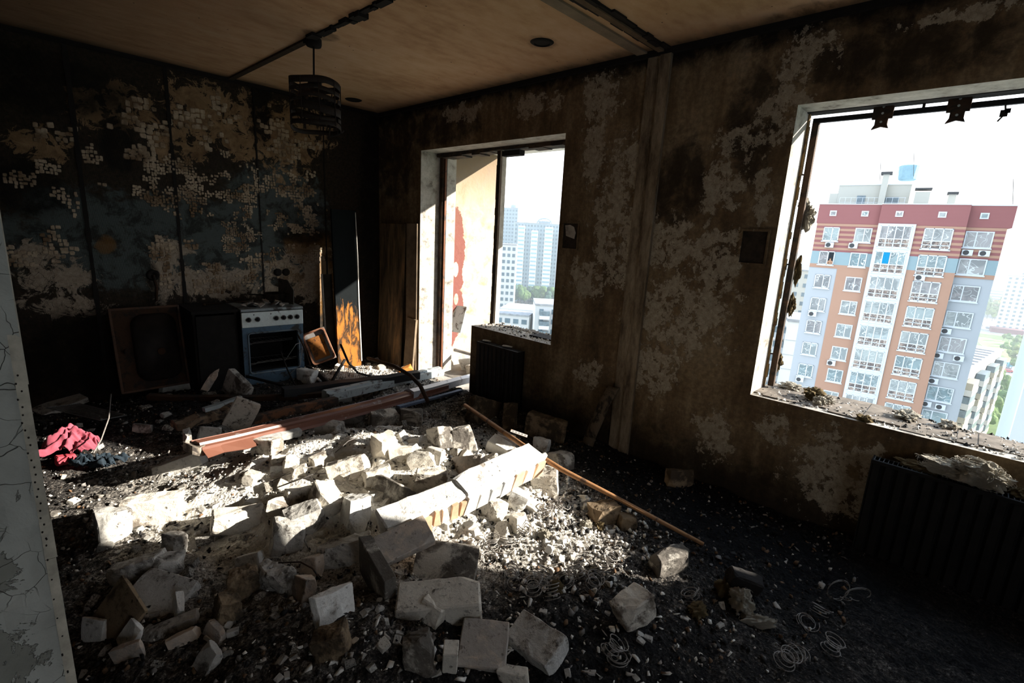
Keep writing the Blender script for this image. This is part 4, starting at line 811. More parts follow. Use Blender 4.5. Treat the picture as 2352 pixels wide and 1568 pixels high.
# ---- rubble one could count: (px, py, w, h, depth factor, material, yaw, tilt, name, label)
RUB = [
 (350,1172,112,66,.8,'c',.35,.05,'block','large cream block with a split top, near the pink cloth'),
 (262,1208,66,82,.9,'g',.9,.25,'block','grey block standing on end left of the split cream block'),
 (400,1255,46,62,.8,'g',.4,.4,'block','small grey block in front of the split cream block'),
 (388,1302,66,58,.8,'g',.7,.3,'block','speckled grey block below the small grey block at left'),
 (575,1290,58,38,.8,'w',.2,.25,'block','bluish white wedge lying alone in black ash'),
 (880,1027,50,46,.9,'c',.75,.3,'block','sunlit cream cube tipped up at the top of the heap'),
 (924,1042,56,36,.9,'c',.2,.15,'block','sunlit rounded block right of the tipped cream cube'),
 (966,1056,60,36,.9,'c',-.2,.05,'block','flat sunlit block, second right of the tipped cream cube'),
 (1000,1045,42,34,.9,'g',.3,.3,'block','half shaded block where the sun patch ends at the top'),
 (1015,1006,56,50,.9,'s',.8,.4,'block','shaded wedge block behind the heap, in front of the balcony door'),
 (1062,1010,52,58,.8,'s',.3,.5,'block','dark shaded block leaning next to the wedge block'),
 (990,1100,74,46,.9,'c',-.15,.08,'brick','whole sunlit cream brick lying square on the heap'),
 (1078,1078,88,58,.5,'t',.5,.7,'slab','tilted tan slab showing its shaded face, at the top of the heap'),
 (1250,1106,66,62,.9,'c',-.1,.05,'block','upright sunlit block with a flat front under the fallen rod'),
 (812,1184,96,92,.5,'w',1.0,.5,'slab','triangular white slab pointing up at the front of the heap'),
 (745,1150,84,58,.9,'c',.9,.3,'block','speckled sunlit block left of the triangular white slab'),
 (700,1195,86,66,.9,'g',.5,.35,'block','half lit dusty block at the lower edge of the sun patch'),
 (660,1236,72,80,.8,'g',.4,.4,'block','tall dusty grey block just below the sun patch'),
 (545,1196,104,54,.9,'c',.5,.25,'block','cream block half in shade at the lower left of the sun patch'),
 (690,1138,66,42,.9,'c',.6,.25,'block','sunlit block with a shaded left face in mid heap'),
 (640,1166,52,36,.9,'c',.4,.2,'block','small sunlit block left of the mid heap block'),
 (668,1068,34,40,.9,'c',.5,.1,'block','small cream cube casting a long shadow to its left'),
 (688,1084,30,30,.9,'c',.2,.1,'block','smaller cube touching the long shadowed cream cube'),
 (612,1026,78,44,.9,'c',.3,.1,'block','sunlit block tucked under the brown window frame'),
 (760,985,66,36,.9,'g',.4,.2,'block','dusty grey block behind the brown frame at the shaded heap edge'),
 (815,960,44,30,.9,'g',.2,.2,'block','small grey block against the brown frame in shade'),
 (880,966,70,44,.9,'s',.6,.3,'block','sooty block in the shade below the brown frame'),
 (945,960,60,40,.9,'s',.1,.3,'block','brown sooty block in shade right of the other sooty block'),
 (865,1092,60,42,.9,'c',.5,.2,'block','sunlit block with soot spots in the middle of the heap'),
 (905,1130,110,46,.7,'s',.6,.45,'slab','sooted slab with shaded underside in the middle of the heap'),
 (800,1075,90,50,.8,'c',.3,.2,'block','broad crusted cream block in mid heap'),
 (740,1060,60,36,.8,'c',.9,.2,'block','crusted block left of the broad one in mid heap'),
 (1130,1170,60,46,.9,'c',.6,.3,'block','cream block in gravel below the longest wall fragment'),
 (1190,1150,44,44,.9,'w',.2,.3,'block','white cube in gravel right of the longest wall fragment'),
 (1192,1205,40,54,.8,'c',.7,.4,'block','pointed white block standing in the gravel'),
 (1160,1040,90,46,.7,'w',.5,.3,'block','bright white block at the right top end of the heap'),
 (1200,1058,54,56,.8,'c',.2,.2,'block','bright square block directly below the fallen rod'),
 (1290,1062,52,48,.9,'g',.4,.2,'block','dusty block just behind the fallen rod'),
 (996,1402,62,56,.9,'c',.55,.1,'block','small cream block leaning on the large cream one'),
 (1182,1556,72,40,.8,'c',.3,.1,'block','grey block half cut off below the big stained block'),
 (1455,1402,84,76,.8,'c',.55,.3,'block','cream block with a blackened end near the dark right side'),
 (768,1392,100,84,.32,'w',.9,.6,'slab','cream plate with a burnt black corner left of the stacked blocks'),
 (216,1450,66,56,.2,'w',.2,.5,'shard','pale plaster sheet next to the grey pillar'),
 (302,1462,58,58,.3,'w',.6,.6,'shard','bright white shard in front of the dark triangular panel'),
 (296,1500,70,50,.3,'t',.1,.5,'shard','greyish curved shard under the bright white shard'),
 (395,1440,120,28,.6,'g',.5,.2,'shard','long narrow plaster strip at the lower left'),
 (420,1468,72,32,.6,'t',.4,.3,'shard','tan plaster piece below the long narrow strip'),
 (492,1458,62,42,.4,'t',-.5,.4,'shard','tan angular plate right of the long narrow strip'),
 (478,1512,60,52,.3,'g',.6,.7,'shard','folded plaster shard nearest the lower left'),
 (410,1392,58,44,.3,'w',.9,.6,'shard','grey white flap leaning on the broad concrete slab'),
 (718,1300,44,46,.8,'t',.2,.3,'stone','rounded pinkish stone with a thin wire over it'),
 (1255,988,96,60,.6,'b',.35,.6,'stone','big brown stone resting by the wall behind the rod'),
 (1246,1022,36,32,.9,'w',.4,.1,'stone','small white stone in front of the big brown stone'),
 (1160,1022,50,36,.8,'t',.2,.3,'stone','tan broken stone left of the rod bracket'),
 (1440,1200,42,40,.9,'b',.1,.2,'stone','round brown stone at the end of the gravel'),
 (1540,1290,96,58,.8,'s',.4,.3,'stone','black stone lump right of the gravel'),
 (412,1068,110,40,.5,'g',.35,.12,'slab','long grey slab below the ragged end of the brown frame'),
 (630,1332,110,60,.8,'g',.4,.2,'lump','dusty plaster lump in the dark middle foreground'),
 (560,1345,70,80,.7,'b',.5,.3,'lump','brownish plaster lump left of the dusty one in the foreground'),
 (320,1308,110,56,.8,'g',.3,.15,'lump','dark grey mortar lump at left of the foreground'),
 (520,1400,80,70,.7,'b',.9,.3,'lump','brown crusted lump right of the broad concrete slab'),
 (790,1272,110,60,.8,'g',.2,.2,'lump','ash covered mortar lump left of the standing black slab'),
 (760,1480,80,70,.8,'b',.2,.2,'lump','dim brown lump left of the narrow upright brick'),
 (960,1500,70,90,.8,'s',.2,.2,'lump','black mortar lump touching the narrow upright brick'),
 (700,1350,70,56,.6,'t',.7,.3,'block','dull tan block left of the burnt cornered plate'),
 (410,876,66,60,.25,'w',.6,.8,'shard','grey plaster sheet in front of the rusty sink'),
 (484,874,66,64,.25,'t',.9,.8,'shard','ribbed tile shard standing before the cooker'),
 (545,892,70,56,.25,'g',.3,.7,'shard','curved shard lying at the left foot of the cooker'),
 (792,912,30,34,.6,'w',.4,.4,'shard','grey white shard standing on the fallen frames'),
 (480,1000,46,40,.4,'w',.5,.6,'shard','pale flap beside the ragged frame end'),
 (432,1015,58,54,.3,'w',.9,.5,'shard','sunlit paper like shard at the ragged frame end'),
 (712,742,20,16,.6,'w',.2,.2,'shard','white shard on top of the rusty baking tray'),
 (705,865,44,36,.7,'w',.5,.3,'shard','white lump at the right foot of the cooker'),
 (328,985,40,24,.5,'g',.2,.2,'shard','pale shard between the pink cloth and the frame end'),
 (1560,1100,60,44,.6,'b',.2,.3,'slab','dim dark plate behind the rod in the deep shade'),
 (1110,945,90,60,.4,'b',.8,.5,'slab','brown board scrap under the near radiator'),
 (1170,960,40,70,.25,'b',.5,.8,'shard','thin brown shard standing below the near radiator'),
 (1390,1180,62,48,.9,'b',.3,.2,'stone','crusted brown stone in the sun beside the springs'),
]
def hull_at(px, py, h, lift=0.0):
    g = onG(px, py+h*.32, lift); d = ray(px, py); dep = (Vector(g)-Vector(CAM)).dot(Vector(AX_F)); return CAM+d*dep, dep/FPX
for i, (px, py, w, h, df, mk, yaw, tilt, nm, lab) in enumerate(RUB):
    c, s = hull_at(px, py, h)
    W, Hh = w*s*.94, h*s*.96; D_ = min(W, max(Hh, W*.5))*df
    rough = .07 if nm in ('lump', 'stone', 'concrete_chunk') else .055
    bm = chunk_bm(100+i, (W, D_ if tilt < .55 else max(D_, .03), Hh if tilt < .55 else Hh*1.05), 4 if nm in ('lump', 'stone', 'slab', 'shard') else (1 if nm in ('brick',) else 3), .17, .05, 3 if w*h > 2600 else 2, rough*(1.6 if nm == 'lump' else 1), .62)
    o = link(nm, bm_mesh(bm, nm, MATS[mk])); o.location = c
    jr = random.Random(i*7+3); jt = 0.0 if nm == 'brick' else (.12 if w*h > 9000 else .30)
    o.rotation_euler = (-(tilt*.5)+jr.uniform(-jt, jt), tilt*.35*(1 if i % 2 else -1)+jr.uniform(-jt, jt), -YAW+yaw*(1 if jr.random() < .6 else -1))
    tag(o, lab, {'block': 'block', 'brick': 'brick', 'slab': 'slab', 'shard': 'shard', 'stone': 'stone', 'lump': 'lump', 'masonry_fragment': 'masonry', 'concrete_chunk': 'concrete'}[nm])
def hero(name, cat, label, px, py, dims, yaw, pitch, roll, mk, chops=1, seed=1, lift=0.0, rough=.02, jit=.05, cut=.4):
    g = onG(px, py+dims[2]*200); d = ray(px, py); dep = float((g-CAM)@AX_F); c = CAM+d*dep
    o = link(name, bm_mesh(chunk_bm(seed, dims, chops, jit, .05, 3, rough, cut), name, MATS[mk])); R_ = lambda a, x: Matrix.Rotation(math.radians(a), 4, x)
    o.matrix_world = Matrix.Translation(Vector(c)+Vector((0, 0, lift))) @ Matrix.Rotation(-YAW, 4, 'Z') @ R_(yaw, 'Z') @ R_(pitch, 'X') @ R_(roll, 'Y'); tag(o, label, cat); return o
def span(name, cat, label, A, B, zA, zB, w, h, mk, seed, tilt=0.0, chops=1):
    a, b_ = Vector(onZ(A[0], A[1], zA)), Vector(onZ(B[0], B[1], zB)); t_ = (b_-a); L = t_.length; t_.normalize(); sd = Vector((0, 0, 1)).cross(t_).normalized(); up = t_.cross(sd)
    o = link(name, bm_mesh(chunk_bm(seed, (L, w, h), chops, .06, .05, 3, .04, .3), name, MATS[mk])); m = Matrix((t_, sd, up)).transposed().to_4x4(); o.matrix_world = Matrix.Translation((a+b_)/2) @ m @ Matrix.Rotation(math.radians(tilt), 4, 'X'); tag(o, label, cat); return o
f1 = span('masonry_fragment', 'masonry', 'longest white wall fragment, sunlit, crossing the heap', (1052, 1132), (1226, 1052), .34, .35, .14, .12, 'w', 211, 18)
f2 = span('masonry_fragment', 'masonry', 'tiled wall fragment continuing left from the longest white one', (872, 1210), (1056, 1136), .28, .33, .12, .12, 'w', 212, 18)
f3 = span('masonry_fragment', 'masonry', 'grey plaster plate with a spot of sunlight on it', (868, 1270), (985, 1215), .26, .30, .13, .05, 't', 213, 30)
for f_, n_, sd_ in ((f1, 7, 1), (f2, 9, 2)):                  # broken wall tiles still stuck on the near face
    rn = random.Random(sd_); me_ = f_.data; xs_ = [v.co.x for v in me_.vertices]; x0, x1 = min(xs_), max(xs_); yf = min(v.co.y for v in me_.vertices)
    for k in range(n_):
        L = (x1-x0)/n_; b = MB(); h0, h1 = rn.uniform(-.08, -.055), rn.uniform(.015, .05); xa = x0+k*L+.003; b.prism([(xa, h0), (xa+L-.006, h0+rn.uniform(-.012, .012)), (xa+L-.006-rn.uniform(0, .015), h1), (xa+rn.uniform(0, .012), h1+rn.uniform(-.02, .01))], -yf-.004, -yf+.010, 0, Matrix(((1, 0, 0, 0), (0, 0, -1, 0), (0, 1, 0, 0), (0, 0, 0, 1)))); b.build('tile', (TILE_A, TILE_B, TILE_C)[rn.randrange(3)], f_)
hero('slab', 'slab', 'large soot stained plate lying on top of a cream block', 1022, 1312, (.27, .25, .055), -4, 34, 4, 's', 1, 301, 0, .02)
hero('block', 'block', 'large cream block beneath the soot stained plate', 1010, 1385, (.32, .13, .12), 8, 12, -4, 'c', 1, 302, 0, .02)
hero('block', 'block', 'big square block with brown stained top, at the very front', 1112, 1486, (.172, .16, .075), -3, 24, 2, 't', 1, 303, 0, .02, .04)
hero('brick', 'brick', 'narrow upright brick beside the big stained block', 1034, 1512, (.052, .06, .115), 4, 8, 2, 'c', 0, 304, 0, .02, .04)
hero('concrete_chunk', 'concrete', 'rough topped concrete chunk right of the big stained block', 1232, 1478, (.215, .13, .075), -42, 22, -8, 'k', 2, 305, 0, .07, .08)
hero('slab', 'slab', 'slab standing on edge with a black scorched face and pink end', 866, 1318, (.26, .05, .19), -52, 4, 10, 's', 2, 306, 0, .03)
hero('slab', 'slab', 'broad concrete slab with a brown underside at the lower left', 368, 1368, (.24, .17, .05), -14, 26, 6, 'k', 2, 307, 0, .03)
hero('slab', 'slab', 'dark triangular panel propped up at the lower left', 272, 1412, (.19, .016, .20), -20, -28, 24, 'b', 3, 308, 0, .02)
HEROES = [(o.location.x, o.location.y) for o in COL.objects if o.get('category') in ('block', 'brick', 'slab', 'masonry')]
# smaller pieces that nothing tells apart
FR = [bm_mesh(chunk_bm(500+k, (1, random.uniform(.6, .9), random.uniform(.5, .8)), random.choice((2, 3, 4)), .12, .05, 1, .03), 'rubble_piece', (B_CREAM, B_GREY, B_WHITE, B_CREAM, B_SOOT, B_GREY)[k % 6]) for k in range(18)]
rn = random.Random(77); LOOSE = []
def crumbs(n, box, lo, hi, label, idx):     # too small to pick apart singly: one object
    b = MB(); mats = [B_CREAM, B_GREY, B_WHITE, B_SOOT]
    for k in range(n):
        px, py = rn.uniform(box[0], box[2]), rn.uniform(box[1], box[3]); g = onG(px, py); dep = float((g-CAM)@AX_F); s = rn.uniform(lo, hi)*dep/FPX
        if g[0] > -.08 or g[1] > -.08: continue
        me = FR[rn.choice(idx)]; m = Matrix.Translation((g[0], g[1], g[2]+s*.12)) @ Euler((rn.uniform(-.5, .5), rn.uniform(-.5, .5), rn.uniform(0, 6))).to_matrix().to_4x4() @ Matrix.Scale(s, 4)
        b.add([v.co for v in me.vertices], [tuple(p.vertices) for p in me.polygons], mats.index(me.materials[0]), m)
    tag(b.build('small_rubble', mats), label, 'rubble', kind='stuff')
def sprinkle(n, box, lo, hi, label, group, idx, dens=1.0):
    for k in range(n):
        px, py = rn.uniform(box[0], box[2]), rn.uniform(box[1], box[3]); g = onG(px, py); dep = float((g-CAM)@AX_F); s = rn.uniform(lo, hi)*dep/FPX
        if g[0] > -.08 or g[1] > -.08: continue
        o = link('rubble_piece', FR[rn.choice(idx)], None, (g[0], g[1], g[2]+s*.12), (rn.uniform(-.5, .5), rn.uniform(-.5, .5), rn.uniform(0, 6)), (s, s, s)); tag(o, label, 'rubble', group); LOOSE.append((o, label, g, s))
sprinkle(110, (560, 1005, 1240, 1230), 14, 44, 'sunlit fragment of cream block among the heap of larger blocks', 'sunlit fragments on the heap', (0, 3, 6, 9, 12, 15, 2, 8))
crumbs(44, (1090, 1130, 1420, 1350), 9, 22, 'white crumbs of block lying in the pale gravel by the springs', (0, 2, 3, 8, 9, 14))
sprinkle(46, (200, 1180, 640, 1420), 12, 34, 'dusty grey fragment in the shaded rubble at the lower left', 'dusty fragments at the lower left', (1, 4, 5, 7, 10, 11, 13))
sprinkle(50, (560, 1240, 1000, 1540), 10, 30, 'dull fragment in the black ash before the heap', 'dull fragments before the heap', (1, 4, 5, 7, 10, 11, 0))
sprinkle(30, (720, 940, 1080, 1010), 12, 30, 'shaded fragment at the back of the heap below the frames', 'shaded fragments behind the heap', (1, 4, 5, 7, 10))
crumbs(30, (1240, 1300, 1700, 1560), 8, 20, 'pale pebbles of plaster in the dark ash at the front right', (1, 5, 7, 11, 0))
crumbs(36, (730, 800, 1070, 880), 8, 20, 'sunlit crumbs on the floor by the balcony door', (0, 2, 3, 8, 9, 1))
crumbs(60, (480, 1370, 1010, 1562), 9, 24, 'pale crumbs in the black ash at the very front', (0, 1, 5, 7, 11, 2, 13))
sprinkle(30, (190, 1400, 560, 1560), 10, 26, 'grey fragment among the shards at the lower left', 'grey fragments among the shards', (1, 5, 7, 10, 11, 13))
crumbs(40, (130, 1080, 560, 1200), 8, 22, 'burnt crumbs on the floor before the pink cloth', (1, 4, 5, 10, 16))
sprinkle(30, (150, 880, 560, 1060), 8, 24, 'dark grey scrap in the ash before the rusty sink', 'grey scraps before the sink', (1, 4, 5, 7, 10, 16))

# say of every loose piece what it lies beside
import re
def short_name(l): return re.split(r',| with | showing | where | casting | that ', l)[0]
HER = [(o, Vector(o.location)) for o in COL.objects if o.get('category') in ('block', 'brick', 'slab', 'masonry', 'stone', 'shard', 'lump', 'concrete') and len(short_name(o['label']).split()) <= 8]
NAMES_ = [short_name(o['label']) for o, _ in HER]; HER = [h for h in HER if NAMES_.count(short_name(h[0]['label'])) == 1]
def cam_xy(p): q = np.array(p)-CAM; d = q@AX_F; return np.array([q@AX_R/d, -(q@AX_U)/d, d])
cells = {}
for o, lab, g, s in LOOSE:
    h, hp = min(HER, key=lambda t: (t[1]-Vector(g)).length); a, c = cam_xy(g), cam_xy(hp); dx, dy = a[0]-c[0], a[1]-c[1]
    rel = ('right of' if dx > 0 else 'left of') if abs(dx) > abs(dy) else ('in front of' if dy > 0 else 'behind')
    head = ' '.join(lab.split()[:2] if lab.split()[1] in ('fragment', 'crumb', 'pebble', 'scrap') else lab.split()[:3])
    cells.setdefault((head, rel, h.name), []).append((s, o, head+' '+rel+' the '+short_name(h['label'])))
for k, lst in cells.items():
    lst.sort(key=lambda t: -t[0])
    for i, (s, o, l) in enumerate(lst):
        pre = '' if len(lst) == 1 else ('largest ' if i == 0 else ('smallest ' if i == len(lst)-1 else 'mid sized '))
        o['label'] = ' '.join((pre+l).split()[:16])
        if len(lst) > 3 and 0 < i < len(lst)-1: o['group'] = ' '.join((k[0]+'s '+l.split(' ', 2)[2]).split()[:12])
# ------------------------------------------------------------------ furniture and fittings
RX90 = Matrix.Rotation(math.pi/2, 4, 'X')
def rusty(name, base, rust, amt=.5, rough=.7, sc=9):
    t = MT(name, rough, 0.3, .4); v = t.co(); n = t.noise(v, sc, 6, .7, .5); f = t.noise(v, 50, 4, .7)
    t.bump(t.math('ADD', n, f), .35, .004); return t.col(t.mix(t.math('MULTIPLY', t.step(t.math('ADD', n, t.math('MULTIPLY', f, .15)), .72-amt*.4, .80-amt*.3), .95), t.mix(f, tuple(x*.7 for x in base), base), rust))
E_WHITE, E_BLUE, E_DARK = rusty('smoked_enamel', (.80, .90, .90), (.10, .085, .07), .12, .4), rusty('blued_steel', (.085, .15, .22), (.03, .026, .022), .35, .5), plain('oven_dark', (.010, .010, .011), .8, 0, .4)
E_HOB = rusty('hob_enamel', (.34, .39, .41), (.05, .045, .04), .5, .45); E_STEEL = plain('dull_steel', (.22, .22, .22), .45, .8, .3)
E_RUST = rusty('orange_rust', (.50, .20, .05), (.12, .055, .025), .35, .85, 14); E_DRUST = rusty('dark_rust', (.060, .030, .016), (.018, .014, .012), .45, .9); E_CHAR = plain('charred_wood', (.008, .007, .006), .9, 0, .5, 18)
# gas cooker: local x right, y away from the viewer
st = empty('gas_cooker', (-1.702, -0.538, 0.0), 'burnt white and blue gas cooker with its oven standing open', 'cooker', rz=math.radians(-4.0))
Wc, Dc, Hc = .525, .50, .842
MB().box(0, .018, .01, Dc, .04, Hc-.02).build('side_panel', E_DARK, st, bevel=.003); MB().box(Wc-.018, Wc, .01, Dc, .04, Hc-.02).build('side_panel', E_DARK, st, bevel=.003)
MB().box(.018, Wc-.018, Dc-.02, Dc, .04, Hc-.02).build('back_panel', E_DARK, st)
MB().box(-.004, Wc+.004, -.012, Dc, Hc-.024, Hc).build('hob_top', E_HOB, st, bevel=.006)
MB().box(0, Wc, -.014, .02, Hc-.165, Hc-.030).build('control_panel', E_WHITE, st, bevel=.004)
for kx in (.055, .128, .285, .350, .410, .470):
    b = MB(); b.lathe([(.0235, 0), (.0235, .006), (.017, .006), (.017, .001)], 20, 0, Matrix.Translation((kx, -.014, Hc-.094)) @ RX90); k_ = b.build('knob', E_STEEL, st, True)
    b = MB(); b.lathe([(.0155, .001), (.014, .016), (.008, .017)], 14, 0, Matrix.Translation((kx, -.014, Hc-.094)) @ RX90); b.box(kx-.0035, kx+.0035, -.038, -.028, Hc-.108, Hc-.082); b.box(kx-.024, kx-.012, -.024, -.016, Hc-.098, Hc-.088); b.build('knob_stub', E_DARK, k_)
for kx in (.10, .242): b = MB(); b.lathe([(.005, 0), (.004, .004)], 10, 0, Matrix.Translation((kx, -.014, Hc-.052)) @ RX90); b.build('indicator', E_DARK, st)
b = MB(); f0, f1, g0, g1 = .20, .66, .265, .615   # oven front frame and its opening
b.box(0, Wc, -.004, .016, .10, g0); b.box(0, Wc, -.004, .016, g1, Hc-.165); b.box(0, .055, -.004, .016, g0, g1); b.box(Wc-.055, Wc, -.004, .016, g0, g1); b.build('oven_front', E_BLUE, st)
b = MB(); pr = [(.045, g0-.015), (Wc-.045, g0-.015), (Wc-.045, g1+.01), (.045, g1+.01)]
pts = []
for (cx, cz, a0) in ((Wc-.075, g0+.015, -90), (Wc-.075, g1-.02, 0), (.075, g1-.02, 90), (.075, g0+.015, 180)):
    for a in (0, 30, 60, 90): pts.append((cx+.03*math.cos(math.radians(a0+a)), -.008, cz+.03*math.sin(math.radians(a0+a))))
b.tube(pts+[pts[0]], .006, 6); b.build('oven_seal', rusty('seal_edge', (.20, .25, .28), (.04, .035, .03), .3), st, True)
b = MB(); b.box(.055, Wc-.055, .015, Dc-.04, g0-.01, g0); b.box(.055, Wc-.055, .015, Dc-.04, g1, g1+.01); b.box(.045, .055, .015, Dc-.04, g0, g1); b.box(Wc-.055, Wc-.045, .015, Dc-.04, g0, g1); b.box(.05, Wc-.05, Dc-.05, Dc-.04, g0, g1); b.build('oven_cavity', E_DARK, st)
for zz_, yy in ((.50, .12), (.335, .03)):
    b = MB(); b.tube([(.058, yy, zz_), (Wc-.058, yy, zz_+.006)], .004, 6); b.tube([(.058, yy+.22, zz_), (Wc-.058, yy+.22, zz_)], .003, 6)
    for k in range(9): b.tube([(.10+k*.04, yy, zz_), (.10+k*.04, yy+.22, zz_)], .0018, 4)
    b.tube([(.058, yy, zz_-.012), (.10, yy-.004, zz_-.006), (.12, yy-.004, zz_+.012), (Wc-.06, yy, zz_+.02)], .003, 6); b.build('oven_rack', E_STEEL, st)
MB().box(.03, Wc-.03, -.012, .01, .115, .25).build('drawer_front', E_BLUE, st, bevel=.004)
for x in (.03, Wc-.03):
    for y in (.04, Dc-.05): b = MB(); b.lathe([(.014, 0), (.016, .10)], 10, 0, Matrix.Translation((x, y, 0))); b.build('foot', E_DARK, st)
for k, (x, y) in enumerate(((.14, .14), (.38, .14), (.14, .35), (.38, .35))):
    b = MB(); b.lathe([(.045, 0), (.045, .008), (.02, .012)], 16, 0, Matrix.Translation((x, y, Hc))); b.build('burner', E_DARK, st)
cw = st.matrix_world = Matrix.Translation(st.location) @ Matrix.Rotation(math.radians(-4), 4, 'Z')
CK = lambda x, y, z: cw @ Vector((x, y, z))
# pan, loose plates and flakes on the hob
p = CK(.385, .33, Hc+.012); pn = link('saucepan', None, None, p); tag(pn, 'charred saucepan standing at the back of the cooker top', 'pan')
b = MB(); b.lathe([(.085, 0), (.095, .006), (.095, .075), (.099, .078), (.091, .074), (.088, .010)], 24); b.build('pan_body', rusty('burnt_pan', (.075, .058, .045), (.016, .013, .012), .45, .8), pn, True)
MB().bar((-.09, .02, .06), (-.21, .07, .065), .022, .012).build('pan_handle', E_CHAR, pn)
b = MB(); b.add([(0, 0, 0), (0, .30, 0), (0, .30, .22), (0, .12, .22), (0, 0, .135)], [(0, 1, 2, 3, 4)]); b.add([(.006, 0, 0), (.006, .30, 0), (.006, .30, .22), (.006, .12, .22), (.006, 0, .135)], [(4, 3, 2, 1, 0)])
b.f += [(i, (i+1) % 5, 5+(i+1) % 5, 5+i) for i in range(5)]; b.m += [0]*5
o = b.build('splash_plate', rusty('brown_plate', (.10, .085, .07), (.03, .024, .02), .3)); o.location = CK(Wc-.045, .10, Hc+.002); o.rotation_euler = (0, .04, math.radians(4)); tag(o, 'thin brown metal plate standing on edge on the cooker top', 'plate')
o = MB().box(0, .02, 0, .10, 0, .085).build('metal_bracket', E_WHITE, None, bevel=.004); o.location = CK(Wc-.02, .23, Hc+.003); tag(o, 'small pale bracket behind the plate on the cooker top', 'bracket')
rn = random.Random(4); FLM = [bm_mesh(chunk_bm(800+k, (1, .7, .16), 3, .3, .02, 1, .12), 'plaster_flake', (FLK, ASHB, B_WHITE)[k % 3]) for k in range(6)]
for k in range(17):
    s = rn.uniform(.035, .075); o = link('plaster_flake', FLM[k % 6], None, CK(rn.uniform(.03, .40), rn.uniform(.03, .32), Hc+.016+rn.uniform(0, .012)), (rn.uniform(-.4, .4), rn.uniform(-.4, .4), rn.uniform(0, 6)), (s, s, s)); tag(o, 'curled plaster flake fallen on the cooker top', 'flake', 'plaster flakes on the cooker')
# rusty tray leaning at the cooker's right side
def tray():
    W, H, d = .235, .345, .03; t_ = link('baking_tray', None); b = MB()
    b.box(-W/2, W/2, 0, .004, 0, H); b.build('tray_back', rusty('tray_grey', (.34, .33, .32), (.16, .09, .05), .35), t_)
    b = MB(); r = .035; pts = []
    for (cx, cz, a0) in ((W/2-r, r, -90), (W/2-r, H-r, 0), (-W/2+r, H-r, 90), (-W/2+r, r, 180)):
        for a in (0, 30, 60, 90): pts.append((cx+r*math.cos(math.radians(a0+a)), -d/2, cz+r*math.sin(math.radians(a0+a))))
    n = len(pts); out = [(p[0], 0.004, p[2]) for p in pts]+[(p[0], -d, p[2]) for p in pts]; inn = [(p[0]*.90, -d, (p[2]-H/2)*.92+H/2) for p in pts]+[(p[0]*.86, -.002, (p[2]-H/2)*.89+H/2) for p in pts]
    b.add(out+inn, [(i, (i+1) % n, n+(i+1) % n, n+i) for i in range(n)]+[(n+i, n+(i+1) % n, 2*n+(i+1) % n, 2*n+i) for i in range(n)]+[(2*n+i, 2*n+(i+1) % n, 3*n+(i+1) % n, 3*n+i) for i in range(n)])
    b.build('tray_rim', rusty('tray_rim_rust', (.42, .20, .12), (.16, .07, .04), .3), t_); b = MB(); b.box(-W/2+.032, W/2-.045, -.010, 0, .045, H-.065); o = b.build('tray_floor', E_RUST, t_, bevel=.004); part_label(o, 'orange rusted flat middle'); return t_
tr = tray(); p = onY(733, 795, -.31); tag(tr, 'orange rusted baking tray leaning beside the cooker', 'tray')
tr.matrix_world = Matrix.Translation(Vector(p)) @ Matrix.Rotation(math.radians(-30), 4, 'Z') @ Matrix.Rotation(math.radians(-22), 4, 'Y') @ Matrix.Rotation(math.radians(-16), 4, 'X') @ Matrix.Translation((0, 0, -.172))
# rusty sink tipped on edge, charred cupboard between sink and cooker
sk = link('sink', None, None, (-2.56, -.36, .20), (math.radians(-10), 0, math.radians(3))); tag(sk, 'rust blackened metal sink tipped on its edge against the wall', 'sink')
b = MB(); W, H = .47, .67; b.box(0, W, 0, .006, 0, H); b.build('sink_sheet', E_DRUST, sk, bevel=.002)
b = MB(); b.box(-.006, .012, -.022, .01, 0, H+.006); b.box(W-.012, W+.006, -.022, .01, 0, H+.006); b.box(0, W, -.022, .01, H-.012, H+.008); b.box(0, W, -.022, .01, -.006, .012); b.build('sink_rim', rusty('rim_rust', (.085, .042, .022), (.03, .02, .015), .35), sk, bevel=.004)
b = MB(); pts = []
for (cx, cz, a0) in ((W-.13, .16, -90), (W-.13, H-.15, 0), (.22, H-.15, 90), (.22, .16, 180)):
    for a in range(0, 91, 15): pts.append((cx+.10*math.cos(math.radians(a0+a)), cz+.10*math.sin(math.radians(a0+a))))
n = len(pts); b.add([(x, -.003, z) for x, z in pts]+[((x-.27)*.93+.27, -.030, (z-.33)*.94+.33) for x, z in pts], [(i, (i+1) % n, n+(i+1) % n, n+i) for i in range(n)]+[tuple(range(n, 2*n))]); b.build('sink_bowl', plain('bowl_black', (.014, .011, .010), .6, .3, .5), sk, True)
b = MB(); b.lathe([(.03, 0), (.028, .01), (.012, .012)], 16, 0, Matrix.Translation((.30, -.03, .3)) @ RX90); b.build('drain', E_DRUST, sk)
b = MB(); b.lathe([(.022, 0), (.020, .02), (.01, .022)], 12, 0, Matrix.Translation((.075, 0, .33)) @ RX90); b.build('tap_hole_ring', E_DRUST, sk)
cb = empty('kitchen_cupboard', (-2.06, -.50, 0), 'charred kitchen cupboard between the sink and the cooker', 'cupboard', rz=math.radians(-2))
MB().box(0, .018, 0, .47, .05, .82).build('side_panel', E_CHAR, cb); MB().box(.312, .33, 0, .47, .05, .82).build('side_panel', E_CHAR, cb); MB().box(-.01, .34, -.02, .48, .82, .845).build('worktop', E_CHAR, cb); MB().box(.018, .312, .44, .46, .05, .82).build('back_panel', E_CHAR, cb); MB().box(.018, .312, .03, .44, .42, .436).build('shelf', E_CHAR, cb)
o = MB().box(.02, .31, -.016, 0, .08, .80).build('door', E_CHAR, cb)
o = link('cloth_holder', None); b = MB()
